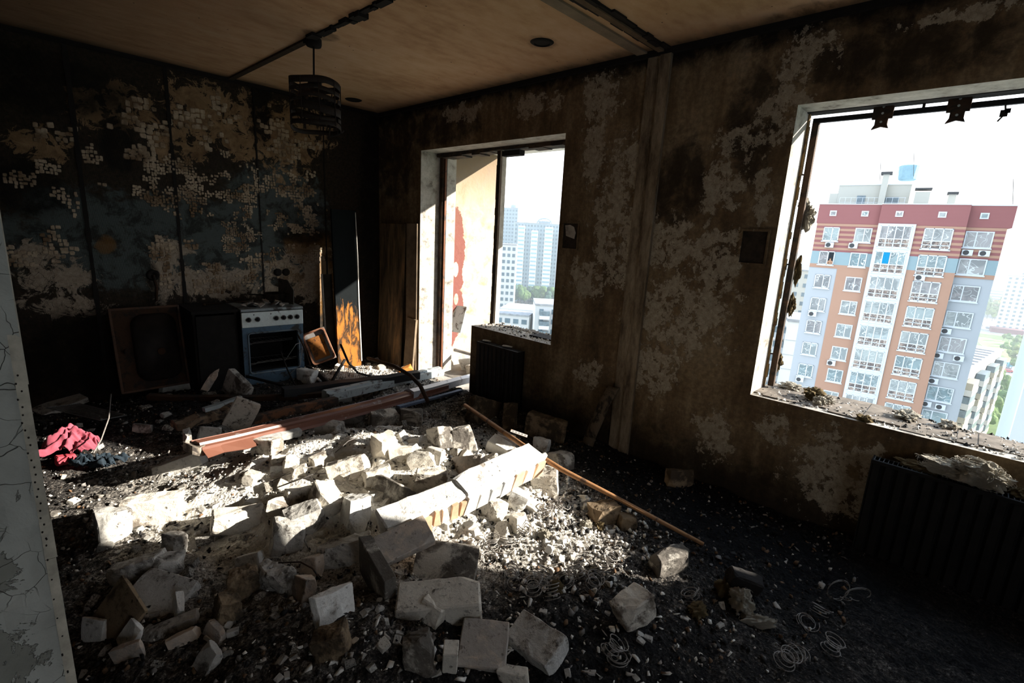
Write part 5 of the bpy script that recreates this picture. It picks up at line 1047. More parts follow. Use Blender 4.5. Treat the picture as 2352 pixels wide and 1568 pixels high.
pp = [CK(-.22, .28, Hc+.018), CK(.02, .30, Hc+.024), CK(.10, .24, Hc+.03)]; b.tube(pp, .006, 6); b.lathe([(.012, -.01), (.012, .01)], 10, 0, Matrix.Translation(pp[0])); bpy.data.objects.remove(o)
o = b.build('burnt_pipe', E_DRUST, None, True); tag(o, 'thin burnt pipe lying across the cooker corner and the cupboard top', 'pipe')
# wall outlets
for (px, py, lab) in ((648, 625, 'melted black socket on the tiles above the cooker'), (352, 632, 'black burnt pipe hole in the tiles above the sink')):
    p = onY(px, py, -.012); so = link('wall_socket', None, None, p); tag(so, lab, 'socket')
    if px > 500:
        for dx in (-.04, .04):
            b = MB(); b.lathe([(.036, -.012), (.038, 0), (.030, .012), (.012, .008)], 18, 0, Matrix.Translation((dx, 0, 0)) @ RX90); b.build('socket_ring', M_SOOT, so, True)
    else:
        b = MB(); b.lathe([(.05, -.012), (.045, .004), (.035, .010), (.02, -.006)], 18, 0, RX90); b.build('pipe_collar', M_SOOT, so, True); b = MB(); b.tube([(0, 0, 0), (.01, -.03, -.10), (.0, -.015, -.22)], .012, 6); b.build('pipe_end', E_DRUST, so, True)
# tall boards in the corner
o = MB().box(-.275, 0, -.012, .012, 0, 1.66).build('tall_panel', None or (lambda t: (t.bump(t.noise(t.wco(), 22, 5, .7), .3, .005), t.col(t.mix(t.step(t.math('ADD', t.math('SUBTRACT', .72, t.xyz(t.wco())['Z']), t.math('MULTIPLY', t.math('SUBTRACT', t.noise(t.scale(t.wco(), (3, 3, .9)), 4, 7, .75, .8), .5), 1.1)), .0, .06), t.mix(t.noise(t.wco(), 6, 4, .6), (.003, .0042, .0048), (.008, .0105, .0115)), t.mix(t.step(t.noise(t.scale(t.wco(), (2, 2, .6)), 8, 6, .7, .6), .42, .55), (.035, .022, .014), (.30, .115, .022)))))[1])(MT('soot_panel_rusting', .85, 0, .1)), None, bevel=.003)
o.location = Vector(onY(829, 838, -.35)); o.rotation_euler = (math.radians(-2.0), math.radians(-.3), math.radians(3)); tag(o, 'tall blackened metal panel with orange rust on its lower half', 'panel'); tp_ = o
b = MB(); b.tube([(-.006, -.014, 1.64), (-.002, -.017, 1.2), (-.006, -.015, .7), (0, -.016, .05)], [.004, .007, .009, .008], 6); b.build('panel_edge', plain('bare_metal_edge', (.55, .53, .48), .5), tp_)
o = MB().box(-.10, 0, -.008, .008, 0, .92).build('narrow_board', plain('ragged_grey_board', (.06, .052, .042), .9, 0, .4, 8)); o.location = (-.665, -.20, .17); o.rotation_euler = (math.radians(-4), 0, 0); tag(o, 'narrow pale edged board strip just left of the tall blackened panel', 'board')
b = MB(); zc = 0
while zc < .9: L = random.uniform(.03, .09); b.box(-.11-random.uniform(0, .008), -.098, -.010, .010, zc, zc+L); zc += L
b.build('torn_edge', B_WHITE, o)
BRN = (lambda t: (t.bump(t.noise(t.wco(), 20, 5, .7), .4, .005), t.col(t.ramp(t.noise(t.scale(t.wco(), (5, 5, .8)), 2.4, 6, .68, .5), (.35, (.045, .032, .020)), (.5, (.15, .10, .055)), (.66, (.34, .19, .08)))))[1])(MT('brown_scorched_board', .85))
o = MB().box(-.012, .012, -.46, 0, 0, 1.62).build('corner_board', BRN, None, bevel=.003); o.location = (-.085, -.10, .03); o.rotation_euler = (0, math.radians(2.2), 0); tag(o, 'wide brown scorched board leaning in the corner by the balcony door', 'board')
o = MB().box(-.014, .014, -.19, 0, 0, 1.66).build('jamb_board', plain('grey_brown_lining', (.20, .15, .10), .9, 0, .4, 6), wwin); o.location = (-.012, -.585, 0)
o = MB().box(-.012, .012, -.17, .0, 0, .62).build('lower_lining', plain('tan_lining', (.22, .165, .11), .9, 0, .35, 7)); o.location = (-.06, -.60, .03); o.rotation_euler = (.05, math.radians(2.5), 0); tag(o, 'short tan lining board leaning beside the balcony door', 'board')
# pendant lamp
lp = link('pendant_lamp', None, None, (-1.4758, -1.605, CEIL_Z)); tag(lp, 'burnt drum pendant lamp hanging from the ceiling on a rod', 'lamp')
b = MB(); b.lathe([(.052, 0), (.052, -.03), (.047, -.045), (.012, -.047)], 22); b.build('ceiling_rose', M_SOOT, lp, True)
b = MB(); b.tube([(0, 0, -.04), (-.006, 0, -.255)], .0065, 8); b.build('rod', M_SOOT, lp, True)
b = MB(); b.lathe([(.03, -.235), (.045, -.25), (.045, -.285), (.02, -.295)], 18); b.build('lamp_holder', M_SOOT, lp, True)
LR, LZ = .165, (-.262, -.320, -.375, -.430, -.50, -.540); LB = rusty('burnt_lamp_band', (.028, .020, .015), (.10, .06, .035), .12, .8)
rn = random.Random(9)
for i, z in enumerate(LZ):
    b = MB(); h = (.042, .026, .030, .05, .022, .030)[i]; n = 40; tl = rn.uniform(-.015, .015); v = []
    for k in range(n):
        a = 6.2832*k/n; wz = z+tl*math.cos(a+i)+.006*math.sin(3*a+i)
        for rr, dz in ((LR, 0), (LR, -h), (LR-.004, -h), (LR-.004, 0)): v.append((rr*math.cos(a), rr*math.sin(a), wz+dz))
    f = []
    for k in range(n):
        if i in (1, 2, 4) and rn.random() < .12: continue
        k2 = (k+1) % n
        for q in range(4): f.append((k*4+q, k2*4+q, k2*4+(q+1) % 4, k*4+(q+1) % 4))
    b.add(v, f); b.build('shade_band', LB, lp, True)
for k in range(9): a = 6.2832*k/9+.2; b = MB(); b.tube([(LR*math.cos(a), LR*math.sin(a), -.27), (LR*1.01*math.cos(a+.05), LR*1.01*math.sin(a+.05), -.55)], .0035, 5); b.build('shade_wire', LB, lp)
b = MB()
for k in range(4): a = 1.5708*k+.4; b.tube([(.03*math.cos(a), .03*math.sin(a), -.27), (LR*math.cos(a), LR*math.sin(a), -.275)], .004, 5)
b.build('shade_spider', M_SOOT, lp)
b = MB()
for k in range(26):
    a = rn.uniform(0, 6.28); z0 = -.30-rn.uniform(0, .2); r2 = rn.uniform(.05, .16); b.tube([(r2*math.cos(a), r2*math.sin(a), z0), ((r2+rn.uniform(-.04, .0))*math.cos(a+.3), r2*math.sin(a+.3), z0-rn.uniform(.03, .12))], rn.uniform(.002, .008), 4)
o = b.build('hanging_scraps', LB, lp); o['kind'] = 'stuff'
b = MB(); b.tube([(.05, -.10, -.62), (.12, -.13, -.585), (.175, -.06, -.555)], .004, 5); b.build('loose_wire', M_SOOT, lp)
# radiators
R_BLK = plain('radiator_black', (.012, .0115, .011), .55, .2, .4)
def radiator(y1, L, z0, z1, lab, fins):
    r = link('radiator', None, None, (-.03, y1, 0)); tag(r, lab, 'radiator'); dx0, dx1 = -.095, 0.0
    MB().box(-.022, -.008, -L, 0, z0, z1).build('back_plate', R_BLK, r); MB().box(-.012, .035, -L*.8, -L*.75, z0+.1, z1-.1).build('wall_bracket', R_BLK, r)
    MB().box(dx0+.004, -.01, -L, -L+.006, z0, z1+.004).build('end_cover', R_BLK, r); MB().box(dx0+.004, -.01, -.006, 0, z0, z1+.004).build('end_cover', R_BLK, r)
    n = max(6, int(L/.052)); pitch = L/n
    for k in range(n):
        y = -(k+.5)*pitch; b = MB(); w = pitch*.40
        b.prism([(dx0+.012, y-pitch*.49), (dx0+.012, y-w), (dx0, y-w*.7), (dx0, y+w*.7), (dx0+.012, y+w), (dx0+.012, y+pitch*.49), (dx0+.022, y+pitch*.49), (dx0+.022, y-pitch*.49)], z0+.012, z1-.012); b.build('front_rib', R_BLK, r)
    b = MB(); m = int(L/.019)
    for k in range(m): y = -(k+.5)*L/m; b.box(dx0+.016, -.02, y-.0016, y+.0016, z1-.008, z1+.004)
    g = b.build('top_grille_bars', rusty('grille_bars', (.13, .14, .15), (.03, .028, .026), .4), r); b = MB(); b.box(dx0, dx0+.016, -L, 0, z1-.014, z1+.004); b.build('top_rail', R_BLK, r)
    if fins: b = MB(); b.tube([(-.05, -.03, z0+.02), (-.05, .03, z0+.02), (.02, .035, z0+.02)], .010, 8); b.build('pipe', R_BLK, r, True)
    return r
radiator(-1.868, .53, .10, .618, 'narrow black panel radiator under the sill beside the balcony door', True)
radiator(-4.915, 1.25, .05, .572, 'long black panel radiator under the big window', True)
for (px, py, s) in ((1118, 785, .06), (1165, 795, .07)):
    p = onX(px, py, -.07); o = link('plaster_flake', FLM[2], None, (p[0], p[1], .635), (.1, .2, .5), (s, s*1.3, s)); tag(o, 'pale flake lying on top of the narrow black radiator', 'flake', 'flakes on the narrow radiator')
# burnt wallboard curl leaning on the window wall
p0, p1 = onX(1408, 884, -.03), onX(1345, 1028, -.16)
def curl():
    b = MB(); v, f = [], []; n, m = 14, 6
    for i in range(n+1):
        t_ = i/n; c = Vector(p0).lerp(Vector(p1), t_)+Vector((-.05*math.sin(t_*3.1), 0, .015*math.sin(t_*9)))
        for k in range(m+1):
            a = -1.2+2.4*k/m; v.append(c+Vector((-.05*math.cos(a)*.6, .055*math.sin(a)-.02, -.01*k/m)))
    for i in range(n):
        for k in range(m): a = i*(m+1)+k; f.append((a, a+1, a+m+2, a+m+1))
    b.add(v, f); return b
o = curl().build('curled_board', rusty('charred_board_curl', (.17, .13, .09), (.02, .016, .013), .42, .9), None, True); md = o.modifiers.new('thick', 'SOLIDIFY'); md.thickness = .012; tag(o, 'curled charred strip of board leaning on the window wall', 'board')
# ------------------------------------------------------------------ long fallen pieces
def Gp(px, py, z): return Vector(onZ(px, py, z))
BRM = (lambda t: (t.bump(t.noise(t.scale(t.wco(), (1, 1, 1)), 40, 4, .7), .2, .002), t.col(t.mix(t.step(t.noise(t.wco(), 9, 6, .72, .4), .60, .70), t.mix(t.noise(t.wco(), 4, 3, .6), (.13, .05, .032), (.20, .085, .055)), (.36, .33, .32))))[1])(MT('brown_laminate_frame', .38, 0, .5))
GSK = plain('grey_frame_core', (.28, .28, .27), .8, 0, .3, 50)
A, B_ = Gp(452, 1026, .33), Gp(1020, 884, .15)
prof = [(-.075, -.035), (-.075, .012), (-.058, .022), (-.050, .012), (-.030, .014), (-.024, .030), (.028, .030), (.036, .016), (.058, .012), (.062, -.018), (.070, -.035), (.030, -.045), (-.030, -.045)]
b = MB(); b.sweep(prof, A, B_, seg=10, wob=.002, sag=.012); fr = b.build('fallen_window_frame', BRM); tag(fr, 'long brown window frame profile fallen across the heap, partly sunlit', 'frame')
t_ = (B_-A).normalized(); sd = t_.cross(Vector((0, 0, 1))).normalized()
b = MB(); b.sweep([(.062, -.062), (.066, -.020), (.098, -.030), (.094, -.072)], A+t_*.22, A+t_*.62, seg=8, wob=.004, sag=-.012); b.build('core_strip', GSK, fr); part_label(bpy.data.objects['core_strip'], 'ribbed grey core under the brown face')
b = MB(); v = []; 
for i, (u, wv) in enumerate(((0, -.07), (.10, -.05), (.22, -.095), (.30, -.08), (.34, -.035))): v += [A+t_*u+sd*.050+Vector((0, 0, .004)), A+t_*u+sd*(.050-wv*.9)+Vector((0, 0, -.035))]
b.add(v, [(2*i, 2*i+2, 2*i+3, 2*i+1) for i in range(4)]); o = b.build('torn_skin', BRM, fr); o.modifiers.new('t', 'SOLIDIFY').thickness = .004
b = MB(); b.sweep([(-.05, -.03), (-.05, .02), (.05, .02), (.05, -.03)], A-t_*.045, A+t_*.02, seg=2, wob=.012); b.build('burnt_end', rusty('burnt_pvc', (.40, .34, .27), (.05, .04, .035), .4), fr)
# the grey profile ends beyond
WHF = rusty('greyed_white_pvc', (.44, .49, .50), (.10, .09, .08), .28, .55, 12)
A2, B2 = Gp(748, 908, .22), Gp(1012, 850, .13); b = MB(); b.sweep([(-.05, -.04), (-.05, .03), (-.035, .04), (.01, .036), (.012, .02), (.05, .018), (.052, -.045)], A2, B2, seg=6, wob=.002); o = b.build('white_frame_profile', WHF); tag(o, 'greyish white window frame profile with screw holes, before the balcony door', 'frame')
d2 = (B2-A2).normalized(); s2 = d2.cross(Vector((0, 0, 1))).normalized()
for u in (.12, .48, .80): b = MB(); b.lathe([(.007, 0), (.006, .003)], 10, 0, Matrix.Translation(A2.lerp(B2, u)+s2*.03+Vector((0, 0, .0195)))); b.build('screw_hole', M_SOOT, o)
A3, B3 = Gp(940, 905, .19), Gp(1078, 868, .11); b = MB(); b.sweep([(-.06, -.03), (-.06, .02), (.0, .045), (.05, .03), (.055, -.03)], A3, B3, seg=4, wob=.003); o = b.build('sill_profile', rusty('pale_sill', (.62, .64, .68), (.20, .18, .20), .15, .5)); tag(o, 'sunlit white sill profile at the end of the brown frame', 'frame')
b = MB(); b.sweep([(.03, -.055), (.03, -.035), (.07, -.035), (.07, -.055)], Gp(905, 920, .20), Gp(1050, 884, .12), seg=2, wob=.002); o = b.build('blue_edge_strip', plain('blue_grey_strip', (.12, .16, .24), .5)); tag(o, 'narrow blue grey strip under the white sill profile', 'strip')
A4, B4 = Gp(552, 968, .24), Gp(772, 916, .24); b = MB(); b.sweep([(-.035, -.03), (-.035, .02), (.035, .025), (.035, -.03)], A4, B4, seg=6, wob=.005); o = b.build('scorched_beam', rusty('scorched_beam', (.22, .10, .05), (.03, .024, .02), .55, .8)); tag(o, 'scorched brown beam lying behind the long brown frame', 'beam')
A5, B5 = Gp(400, 978, .20), Gp(548, 930, .24); b = MB(); b.sweep([(-.06, -.03), (-.055, .02), (0, .035), (.06, .02), (.06, -.03)], A5, B5, seg=9, wob=.010); o = b.build('charred_beam_end', rusty('charred_beam', (.30, .21, .14), (.03, .025, .022), .5, .9)); tag(o, 'crusted charred beam end left of the long brown frame', 'beam')
b = MB(); b.sweep([(-.02, 0), (-.02, .03), (.02, .03), (.02, 0)], A5.lerp(B5, .45)+Vector((0, 0, .03)), B5+Vector((.03, .03, .03)), seg=3, wob=.003); b.build('pale_edge', WHF, o)
A6, B6 = Gp(340, 912, .20), Gp(760, 905, .18); b = MB(); b.sweep([(-.03, -.02), (-.03, .02), (.03, .02), (.03, -.02)], A6, B6, seg=8, wob=.006, sag=.02); o = b.build('black_batten', E_DRUST); tag(o, 'long black batten lying before the cooker and cupboard', 'batten')
A7, B7 = Gp(650, 900, .22), Gp(960, 860, .20); b = MB(); b.sweep([(-.05, -.04), (-.05, .03), (.05, .03), (.05, -.04)], A7, B7, seg=8, wob=.006); o = b.build('black_frame_profile', plain('black_frame', (.02, .022, .025), .6)); tag(o, 'blackened frame profile behind the greyish white one', 'frame')
# plaster flap standing on the beams
o = link('shard', bm_mesh(chunk_bm(901, (.16, .012, .26), 4, .2, .05, 1, .05), 'shard', B_GREY), None, Gp(556, 952, .34), (.3, .5, -.5)); tag(o, 'thin grey flap standing up between the two charred beams', 'shard')
# rod
Q = [Gp(1068, 930, .20), Gp(1200, 1022, .36), Gp(1290, 1078, .33), Gp(1420, 1145, .19), Gp(1616, 1250, .10)]
RODM = rusty('orange_brown_rod', (.40, .20, .085), (.10, .06, .04), .3, .6); b = MB(); b.tube(Q, [.016, .016, .015, .013, .011], 8); rd = b.build('curtain_rod', RODM, None, True); tag(rd, 'long rusty orange rod lying diagonally before the window wall', 'rod')
b = MB(); q = Gp(1246, 1050, .375); b.lathe([(.012, -.03), (.022, 0), (.014, .03)], 10, 0, Matrix.Translation(q) @ Matrix.Rotation(1.2, 4, 'Y')); b.build('plaster_clot', B_WHITE, rd)
o = MB().box(-.055, .055, -.011, .011, -.002, .002).build('perforated_strap', rusty('zinc_strap', (.55, .53, .50), (.45, .22, .08), .35, .5), None, bevel=.001); o.location = Gp(1192, 995, .40); o.rotation_euler = (.35, .25, -.95); tag(o, 'short perforated metal strap hovering beside the upper rod end'.replace('hovering', 'lying'), 'strap')
for k in range(5): b = MB(); b.lathe([(.004, .0021), (.0035, .0026)], 8, 0, Matrix.Translation((-.04+k*.02, 0, 0))); b.build('strap_hole', M_SOOT, o)
# bent bars, legs and wires near the cooker
def bent(name, pts, r, m, lab, cat='bar', n=6): o = MB().tube(pts, r, n).build(name, m, None, True); tag(o, lab, cat); return o
bent('bent_metal_strip', [Gp(845, 822, .30), Gp(905, 840, .38), Gp(943, 862, .40), Gp(965, 885, .36), Gp(983, 922, .22)], .017, E_DRUST, 'bent brown metal strip arching over the fallen frames')
bent('black_bar', [onY(782, 790, -.5), onY(800, 832, -.6), onY(822, 856, -.75), onY(858, 866, -.8)], .012, M_SOOT, 'bent black bar at the foot of the tall panel')
bent('black_bar', [onY(792, 826, -.62), onY(776, 852, -.7), onY(760, 880, -.85)], .014, M_SOOT, 'short black bar leaning right of the baking tray')
bent('black_bar', [onY(705, 842, -.6), onY(735, 862, -.75), onY(757, 884, -.9)], .022, M_SOOT, 'thick black bar below the baking tray')
bent('black_bar', [onY(644, 806, -.85), onY(660, 848, -.9), onY(682, 892, -1.0)], .006, M_SOOT, 'thin dark bar leaning before the oven')
bent('black_bar', [onY(565, 864, -.75), onY(640, 882, -.9), onY(700, 903, -1.05)], .014, M_SOOT, 'black bar lying along the foot of the cooker')
bent('black_bar', [onY(684, 768, -.7), onY(700, 800, -.72), onY(712, 838, -.75)], .007, E_DRUST, 'thin brown bar against the left edge of the baking tray')
bent('wire', [onY(653, 830, -.7), onY(680, 790, -.66), onY(692, 786, -.62)], .003, E_STEEL, 'bent wire across the right side of the oven opening', 'wire')
bent('wire', [onY(664, 860, -.75), onY(690, 838, -.7), onY(694, 800, -.66), onY(690, 786, -.62)], .003, E_STEEL, 'looped wire hanging at the right edge of the cooker', 'wire')
bent('wire', [Gp(255, 905, .35), Gp(250, 960, .3), Gp(232, 1010, .22), Gp(215, 1040, .2)], .004, ASHB, 'pale bent wire standing left of the frames by the pink cloth', 'wire')
bent('wire', [Gp(640, 1292, .28), Gp(690, 1290, .33), Gp(718, 1305, .34), Gp(735, 1330, .26)], .003, E_DRUST, 'thin rusty wire arching over the pinkish stone', 'wire')
for pts, lab in (([(620, 1118), (700, 1092), (790, 1078)], 'long straw thin wire across the mid heap'), ([(640, 1130), (720, 1108), (776, 1096)], 'second thin wire just below the straw thin one'), ([(770, 1050), (800, 1030), (830, 1010)], 'wire standing out of the upper left heap'), ([(890, 1052), (940, 1060), (975, 1080)], 'curved wire beside the flat sunlit block'), ([(705, 1240), (700, 1262), (712, 1280)], 'short wire in the shade below the sun patch')):
    bent('wire', [Vector(onG(x, y))+Vector((0, 0, .03+.02*(i == 1))) for i, (x, y) in enumerate(pts)], .0028, ASHB, lab, 'wire', 5)
# wire racks (oven shelf and dish rack)
def rack(name, px, py, W, H, n, rot, lab, z=.2):
    r = link(name, None, None, Gp(px, py, z), rot); tag(r, lab, 'rack'); b = MB(); b.tube([(-W/2, -H/2, 0), (W/2, -H/2, 0), (W/2, H/2, 0), (-W/2, H/2, 0), (-W/2, -H/2, 0)], .004, 6); b.build('rack_frame', E_STEEL, r)
    for k in range(n): x = -W/2+W*(k+1)/(n+1); MB().tube([(x, -H/2, 0), (x+.004, 0, .004), (x, H/2, 0)], .0022, 5).build('rack_bar', E_STEEL, r)
rack('wire_rack', 810, 858, .24, .14, 12, (.9, .2, -.5), 'sunlit wire rack on the floor right of the baking tray', .22)
rack('wire_rack', 205, 945, .30, .34, 14, (.25, .25, .9), 'dark wire rack lying behind the pink cloth', .22)
# springs
def spring_mesh(turns, r0, r1, h, wr):
    pts = [((r0+(r1-r0)*abs(2*t-1))*math.cos(6.2832*turns*t), (r0+(r1-r0)*abs(2*t-1))*math.sin(6.2832*turns*t), h*t) for t in np.linspace(0, 1, int(turns*16))]; return MB().tube(pts, wr, 5).mesh('mattress_spring', SPR, True)
SPR = rusty('spring_wire', (.30, .28, .26), (.08, .055, .04), .35, .6, 30)
SPM = [spring_mesh(4, .020, .038, .035, .0018), spring_mesh(5, .018, .036, .06, .0018), spring_mesh(3, .022, .040, .02, .0018)]
rn = random.Random(15)
def springs(pts, lab, grp, tl=.5):
    for px, py in pts:
        g = Vector(onG(px, py)); o = link('mattress_spring', SPM[rn.randrange(3)], None, g+Vector((0, 0, .008)), (rn.uniform(-tl, tl), rn.uniform(-tl, tl), rn.uniform(0, 6)), (1.15,)*3); tag(o, lab, 'spring', grp)
springs([(1262, 1188), (1290, 1168), (1310, 1155), (1275, 1172), (1160, 1252), (1140, 1270), (1130, 1262), (1205, 1228), (1195, 1240), (1400, 1290), (1380, 1315), (1115, 1290), (1250, 1178)], 'burnt mattress spring lying in the sunlit pale gravel', 'springs in the pale gravel')
springs([(1225, 1362), (1180, 1348), (1300, 1340), (1170, 1330), (1240, 1345), (1330, 1330), (1590, 1378), (1360, 1350), (1270, 1385)], 'burnt mattress spring lying in the black ash before the gravel', 'springs in the black ash')
springs([(1830, 1510), (1800, 1525), (1880, 1415), (1905, 1500), (1420, 1520), (1398, 1505), (1850, 1435)], 'dark mattress spring on the floor at the dim right side', 'springs on the dim right floor')
g = Vector(onG(1930, 1380)); b = MB()
for (cx, cz, r, a, ax) in ((-.02, .055, .055, .5, .9), (.075, .035, .065, -.3, .5)):
    for w in range(2): b.tube([g+Vector((cx*.7+r*math.cos(t)*.75, -cx*.7+r*math.cos(t)*-.65, cz+r*math.sin(t)*ax+w*.006)) for t in np.linspace(0, 6.2832, 26)], .0016, 5)
b.tube([g+Vector((.012*math.cos(t*4)-.04+t*.02, .012*math.sin(t*4)+.03-t*.02, .02)) for t in np.linspace(0, 6.28, 60)], .0014, 5)
o = b.build('spring_loops', SPR, None, True); tag(o, 'two large loops of spring wire sticking up at the dim right side', 'spring')
# ------------------------------------------------------------------ cloth, wool
def cloth(px, py, W, D, H, seed, name, m, lab, cat, z0=None, rz=0.0):
    g = Vector(onG(px, py)); n = 44; v, f = [], []
    for j in range(n+1):
        for i in range(n+1):
            u, w = i/n*2-1, j/n*2-1; r = math.hypot(u, w); a = math.atan2(w, u)
            edge = 1+.22*math.sin(3*a+seed)+.12*math.sin(7*a+seed*2); x, y = u*W/2*edge, w*D/2*edge; hh = H*math.exp(-(r*1.15)**2*1.2)
            hh += .055*abs(math.sin(a*4+r*5+seed))*min(1, r*1.6)*math.exp(-r*.4)+.03*mnoise.noise(Vector((u*3.2, w*3.2, seed)))+.016*mnoise.noise(Vector((u*8, w*8, seed)))
            c, s = math.cos(rz), math.sin(rz); X, Y = g.x+c*x-s*y, g.y+s*x+c*y; v.append((X, Y, max(hh, 0)+float(ground_h(X, Y))*(.6+.4*min(1, r))+.018))
    for j in range(n):
        for i in range(n): a = j*(n+1)+i; f.append((a, a+1, a+n+2, a+n+1))
    b = MB(); b.add(v, f); o = b.build(name, m, None, True); o.modifiers.new('t', 'SOLIDIFY').thickness = .004; tag(o, lab, cat); return o
pk = cloth(162, 1040, .27, .20, .17, 2.0, 'pink_cloth', plain('pink_fabric', (.30, .062, .09), .85, 0, .2, 8), 'crumpled pink red cloth lying in the ash by the pillar', 'cloth', rz=-.6)
bl = cloth(225, 1075, .24, .11, .035, 5.0, 'blue_cloth', plain('blue_grey_fabric', (.014, .024, .034), .85, 0, .4, 14), 'dark blue grey rag lying in front of the pink cloth', 'cloth', rz=-.65)
o = link('red_scrap', bm_mesh(chunk_bm(931, (.09, .07, .05), 3, .2, .1, 2, .1), 'red_scrap', plain('red_fabric', (.45, .05, .07), .85)), None, Vector(onG(150, 1062))+Vector((0, 0, .02)), (0, .2, .3)); tag(o, 'small red scrap between the pink cloth and the blue rag', 'scrap')
o = link('cream_wrapper', None); b = MB(); p = Vector(onG(100, 888))+Vector((0, 0, .13)); rn = random.Random(8); v = []
bm = bmesh.new(); bmesh.ops.create_icosphere(bm, subdivisions=3, radius=.5)
for q in bm.verts: n_ = mnoise.noise(q.co*3.1)+.6*mnoise.noise(q.co*7.3+Vector((3, 1, 2))); q.co *= 1+.55*n_; q.co.z *= 1.7
me = bm_mesh(bm, 'cream_wrapper', plain('cream_plastic', (.20, .155, .10), .6, 0, .4, 6)); bpy.data.objects.remove(o); o = link('cream_wrapper', me, None, p, (0, .2, 0), (.13, .11, .17)); tag(o, 'crumpled cream plastic lump half hidden behind the grey pillar', 'plastic')
o = MB().box(-.28, .28, -.16, .16, -.012, .012).build('charred_shelf', E_CHAR); o.location = Vector(onG(165, 885))+Vector((0, 0, .05)); o.rotation_euler = (.10, .12, .15); tag(o, 'charred shelf board under the cream plastic lump', 'board')
o = MB().box(-.15, .15, -.09, .09, -.02, .02).build('grey_box', B_GREY); o.location = Vector(onG(140, 938))+Vector((0, 0, .03)); o.rotation_euler = (.1, -.2, .3); tag(o, 'dull grey plate in the ash under the charred shelf', 'plate')
def m_wool(name, a, c):
    t = MT(name, .98, spec=.1); v = t.oco(); n = t.noise(v, 8, 6, .75, 1.2); f = t.noise(t.scale(v, (1, 4, 1)), 30, 4, .8, 1.0); t.bump(t.math('ADD', n, f), 1.0, .015); return t.col(t.mix(t.math('ADD', t.math('MULTIPLY', n, .7), t.math('MULTIPLY', f, .3)), a, c))
WOOL, WOOLD = m_wool('mineral_wool', (.50, .42, .30), (.97, .92, .80)), m_wool('scorched_wool', (.10, .065, .03), (.50, .38, .20))
def wool(loc, s, seed, m, lab, grp=None, rot=(0, 0, 0), tuft=60):
    bm = bmesh.new(); bmesh.ops.create_icosphere(bm, subdivisions=4, radius=.5)
    for q in bm.verts:
        d = q.co.normalized(); k = Vector((seed*1.7, seed*.9, seed*2.3)); q.co += d*(.28*mnoise.noise(d*1.6+k)+.22*mnoise.noise(d*4+k)+.12*mnoise.noise(d*9+k)+.05*mnoise.noise(d*20+k))
    me = bm_mesh(bm, 'wool_tuft', m); o = link('wool_tuft', me, None, loc, rot, s); tag(o, lab, 'wool', grp); rn = random.Random(seed); b = MB()
    for _ in range(tuft):
        d = Vector((rn.gauss(0, 1), rn.gauss(0, 1), rn.gauss(0, 1))).normalized(); tg = d.cross(Vector((rn.gauss(0, 1), rn.gauss(0, 1), rn.gauss(0, 1)))).normalized(); k_ = .50+.22*mnoise.noise(d*1.6+Vector((seed*1.7, seed*.9, seed*2.3))); b.tube([d*k_, d*(k_+.07)+tg*.10, d*(k_+.09)+tg*.20, d*(k_+.04)+tg*.30], .007, 3)
    h = b.build('fibres', m, o); h['kind'] = 'stuff'; return o
p = onX(2255, 1092, -.08); wool((-.115, p[1], p[2]+.02), (.11, .18, .10), 1, WOOL, 'biggest cream wool tuft hanging over the long radiator top', None, (.2, .1, 0), 260)
p = onX(2190, 1082, -.07); wool((-.10, p[1], p[2]+.015), (.09, .22, .07), 2, WOOL, 'flatter cream wool tuft on the radiator left of the biggest', None, (.1, 0, 0), 220)
p = onX(2110, 1072, -.06); wool((-.065, p[1], p[2]+.005), (.06, .16, .04), 3, WOOLD, 'thin grey wool wisp on the radiator top, first from the pipe end', None, (.05, 0, 0), 50)
p = onX(2345, 1132, -.06); wool((-.06, p[1], p[2]), (.05, .06, .045), 4, WOOLD, 'brown wool tuft at the cut off end of the radiator', None, (0, 0, 0), 30)
def onSill(px, py): return onZ(px, py, SILL_Z+.012)
for i, (px, py, s, lab) in enumerate(((1868, 912, (.12, .10, .075), 'largest brown wool clump on the big window sill'), (1882, 926, (.06, .07, .055), 'smaller cream clump at the front edge of the sill'), (1902, 924, (.05, .06, .055), 'second cream clump at the sill edge beside the smaller one'), (2082, 958, (.13, .09, .05), 'ragged cream clump in the middle of the big sill'), (1985, 962, (.07, .06, .035), 'low wool clump on the sill between the brown and the ragged one'), (1815, 890, (.12, .08, .045), 'wool clump at the outer corner of the sill by the metal strip'), (2180, 978, (.10, .07, .04), 'low wool clump at the far outer edge of the sill'))):
    q = onSill(px, py); wool((min(q[0], .34), q[1], SILL_Z+s[2]*.45), s, 10+i, WOOLD if i in (0, 4) else WOOL, lab, None, (0, 0, i), 50)
for i, (px, py, s, lab) in enumerate(((1845, 500, (.06, .07, .12), 'wool tuft bulging out beside the window strip at mid height'), (1838, 470, (.05, .05, .08), 'small wool tuft just above the bulging one'), (1808, 700, (.04, .05, .12), 'wool stuffing in the window side below mid height'), (1822, 620, (.03, .04, .14), 'thin wool stuffing under the bulging tuft'), (1778, 830, (.05, .05, .10), 'wool stuffing at the foot of the window strip'))):
    q = onX(px, py, .29); wool((.30, min(q[1], W2_Y1+.0)-.02, q[2]), s, 30+i, WOOLD if i > 1 else WOOL, lab, None, (0, 0, i), 40)
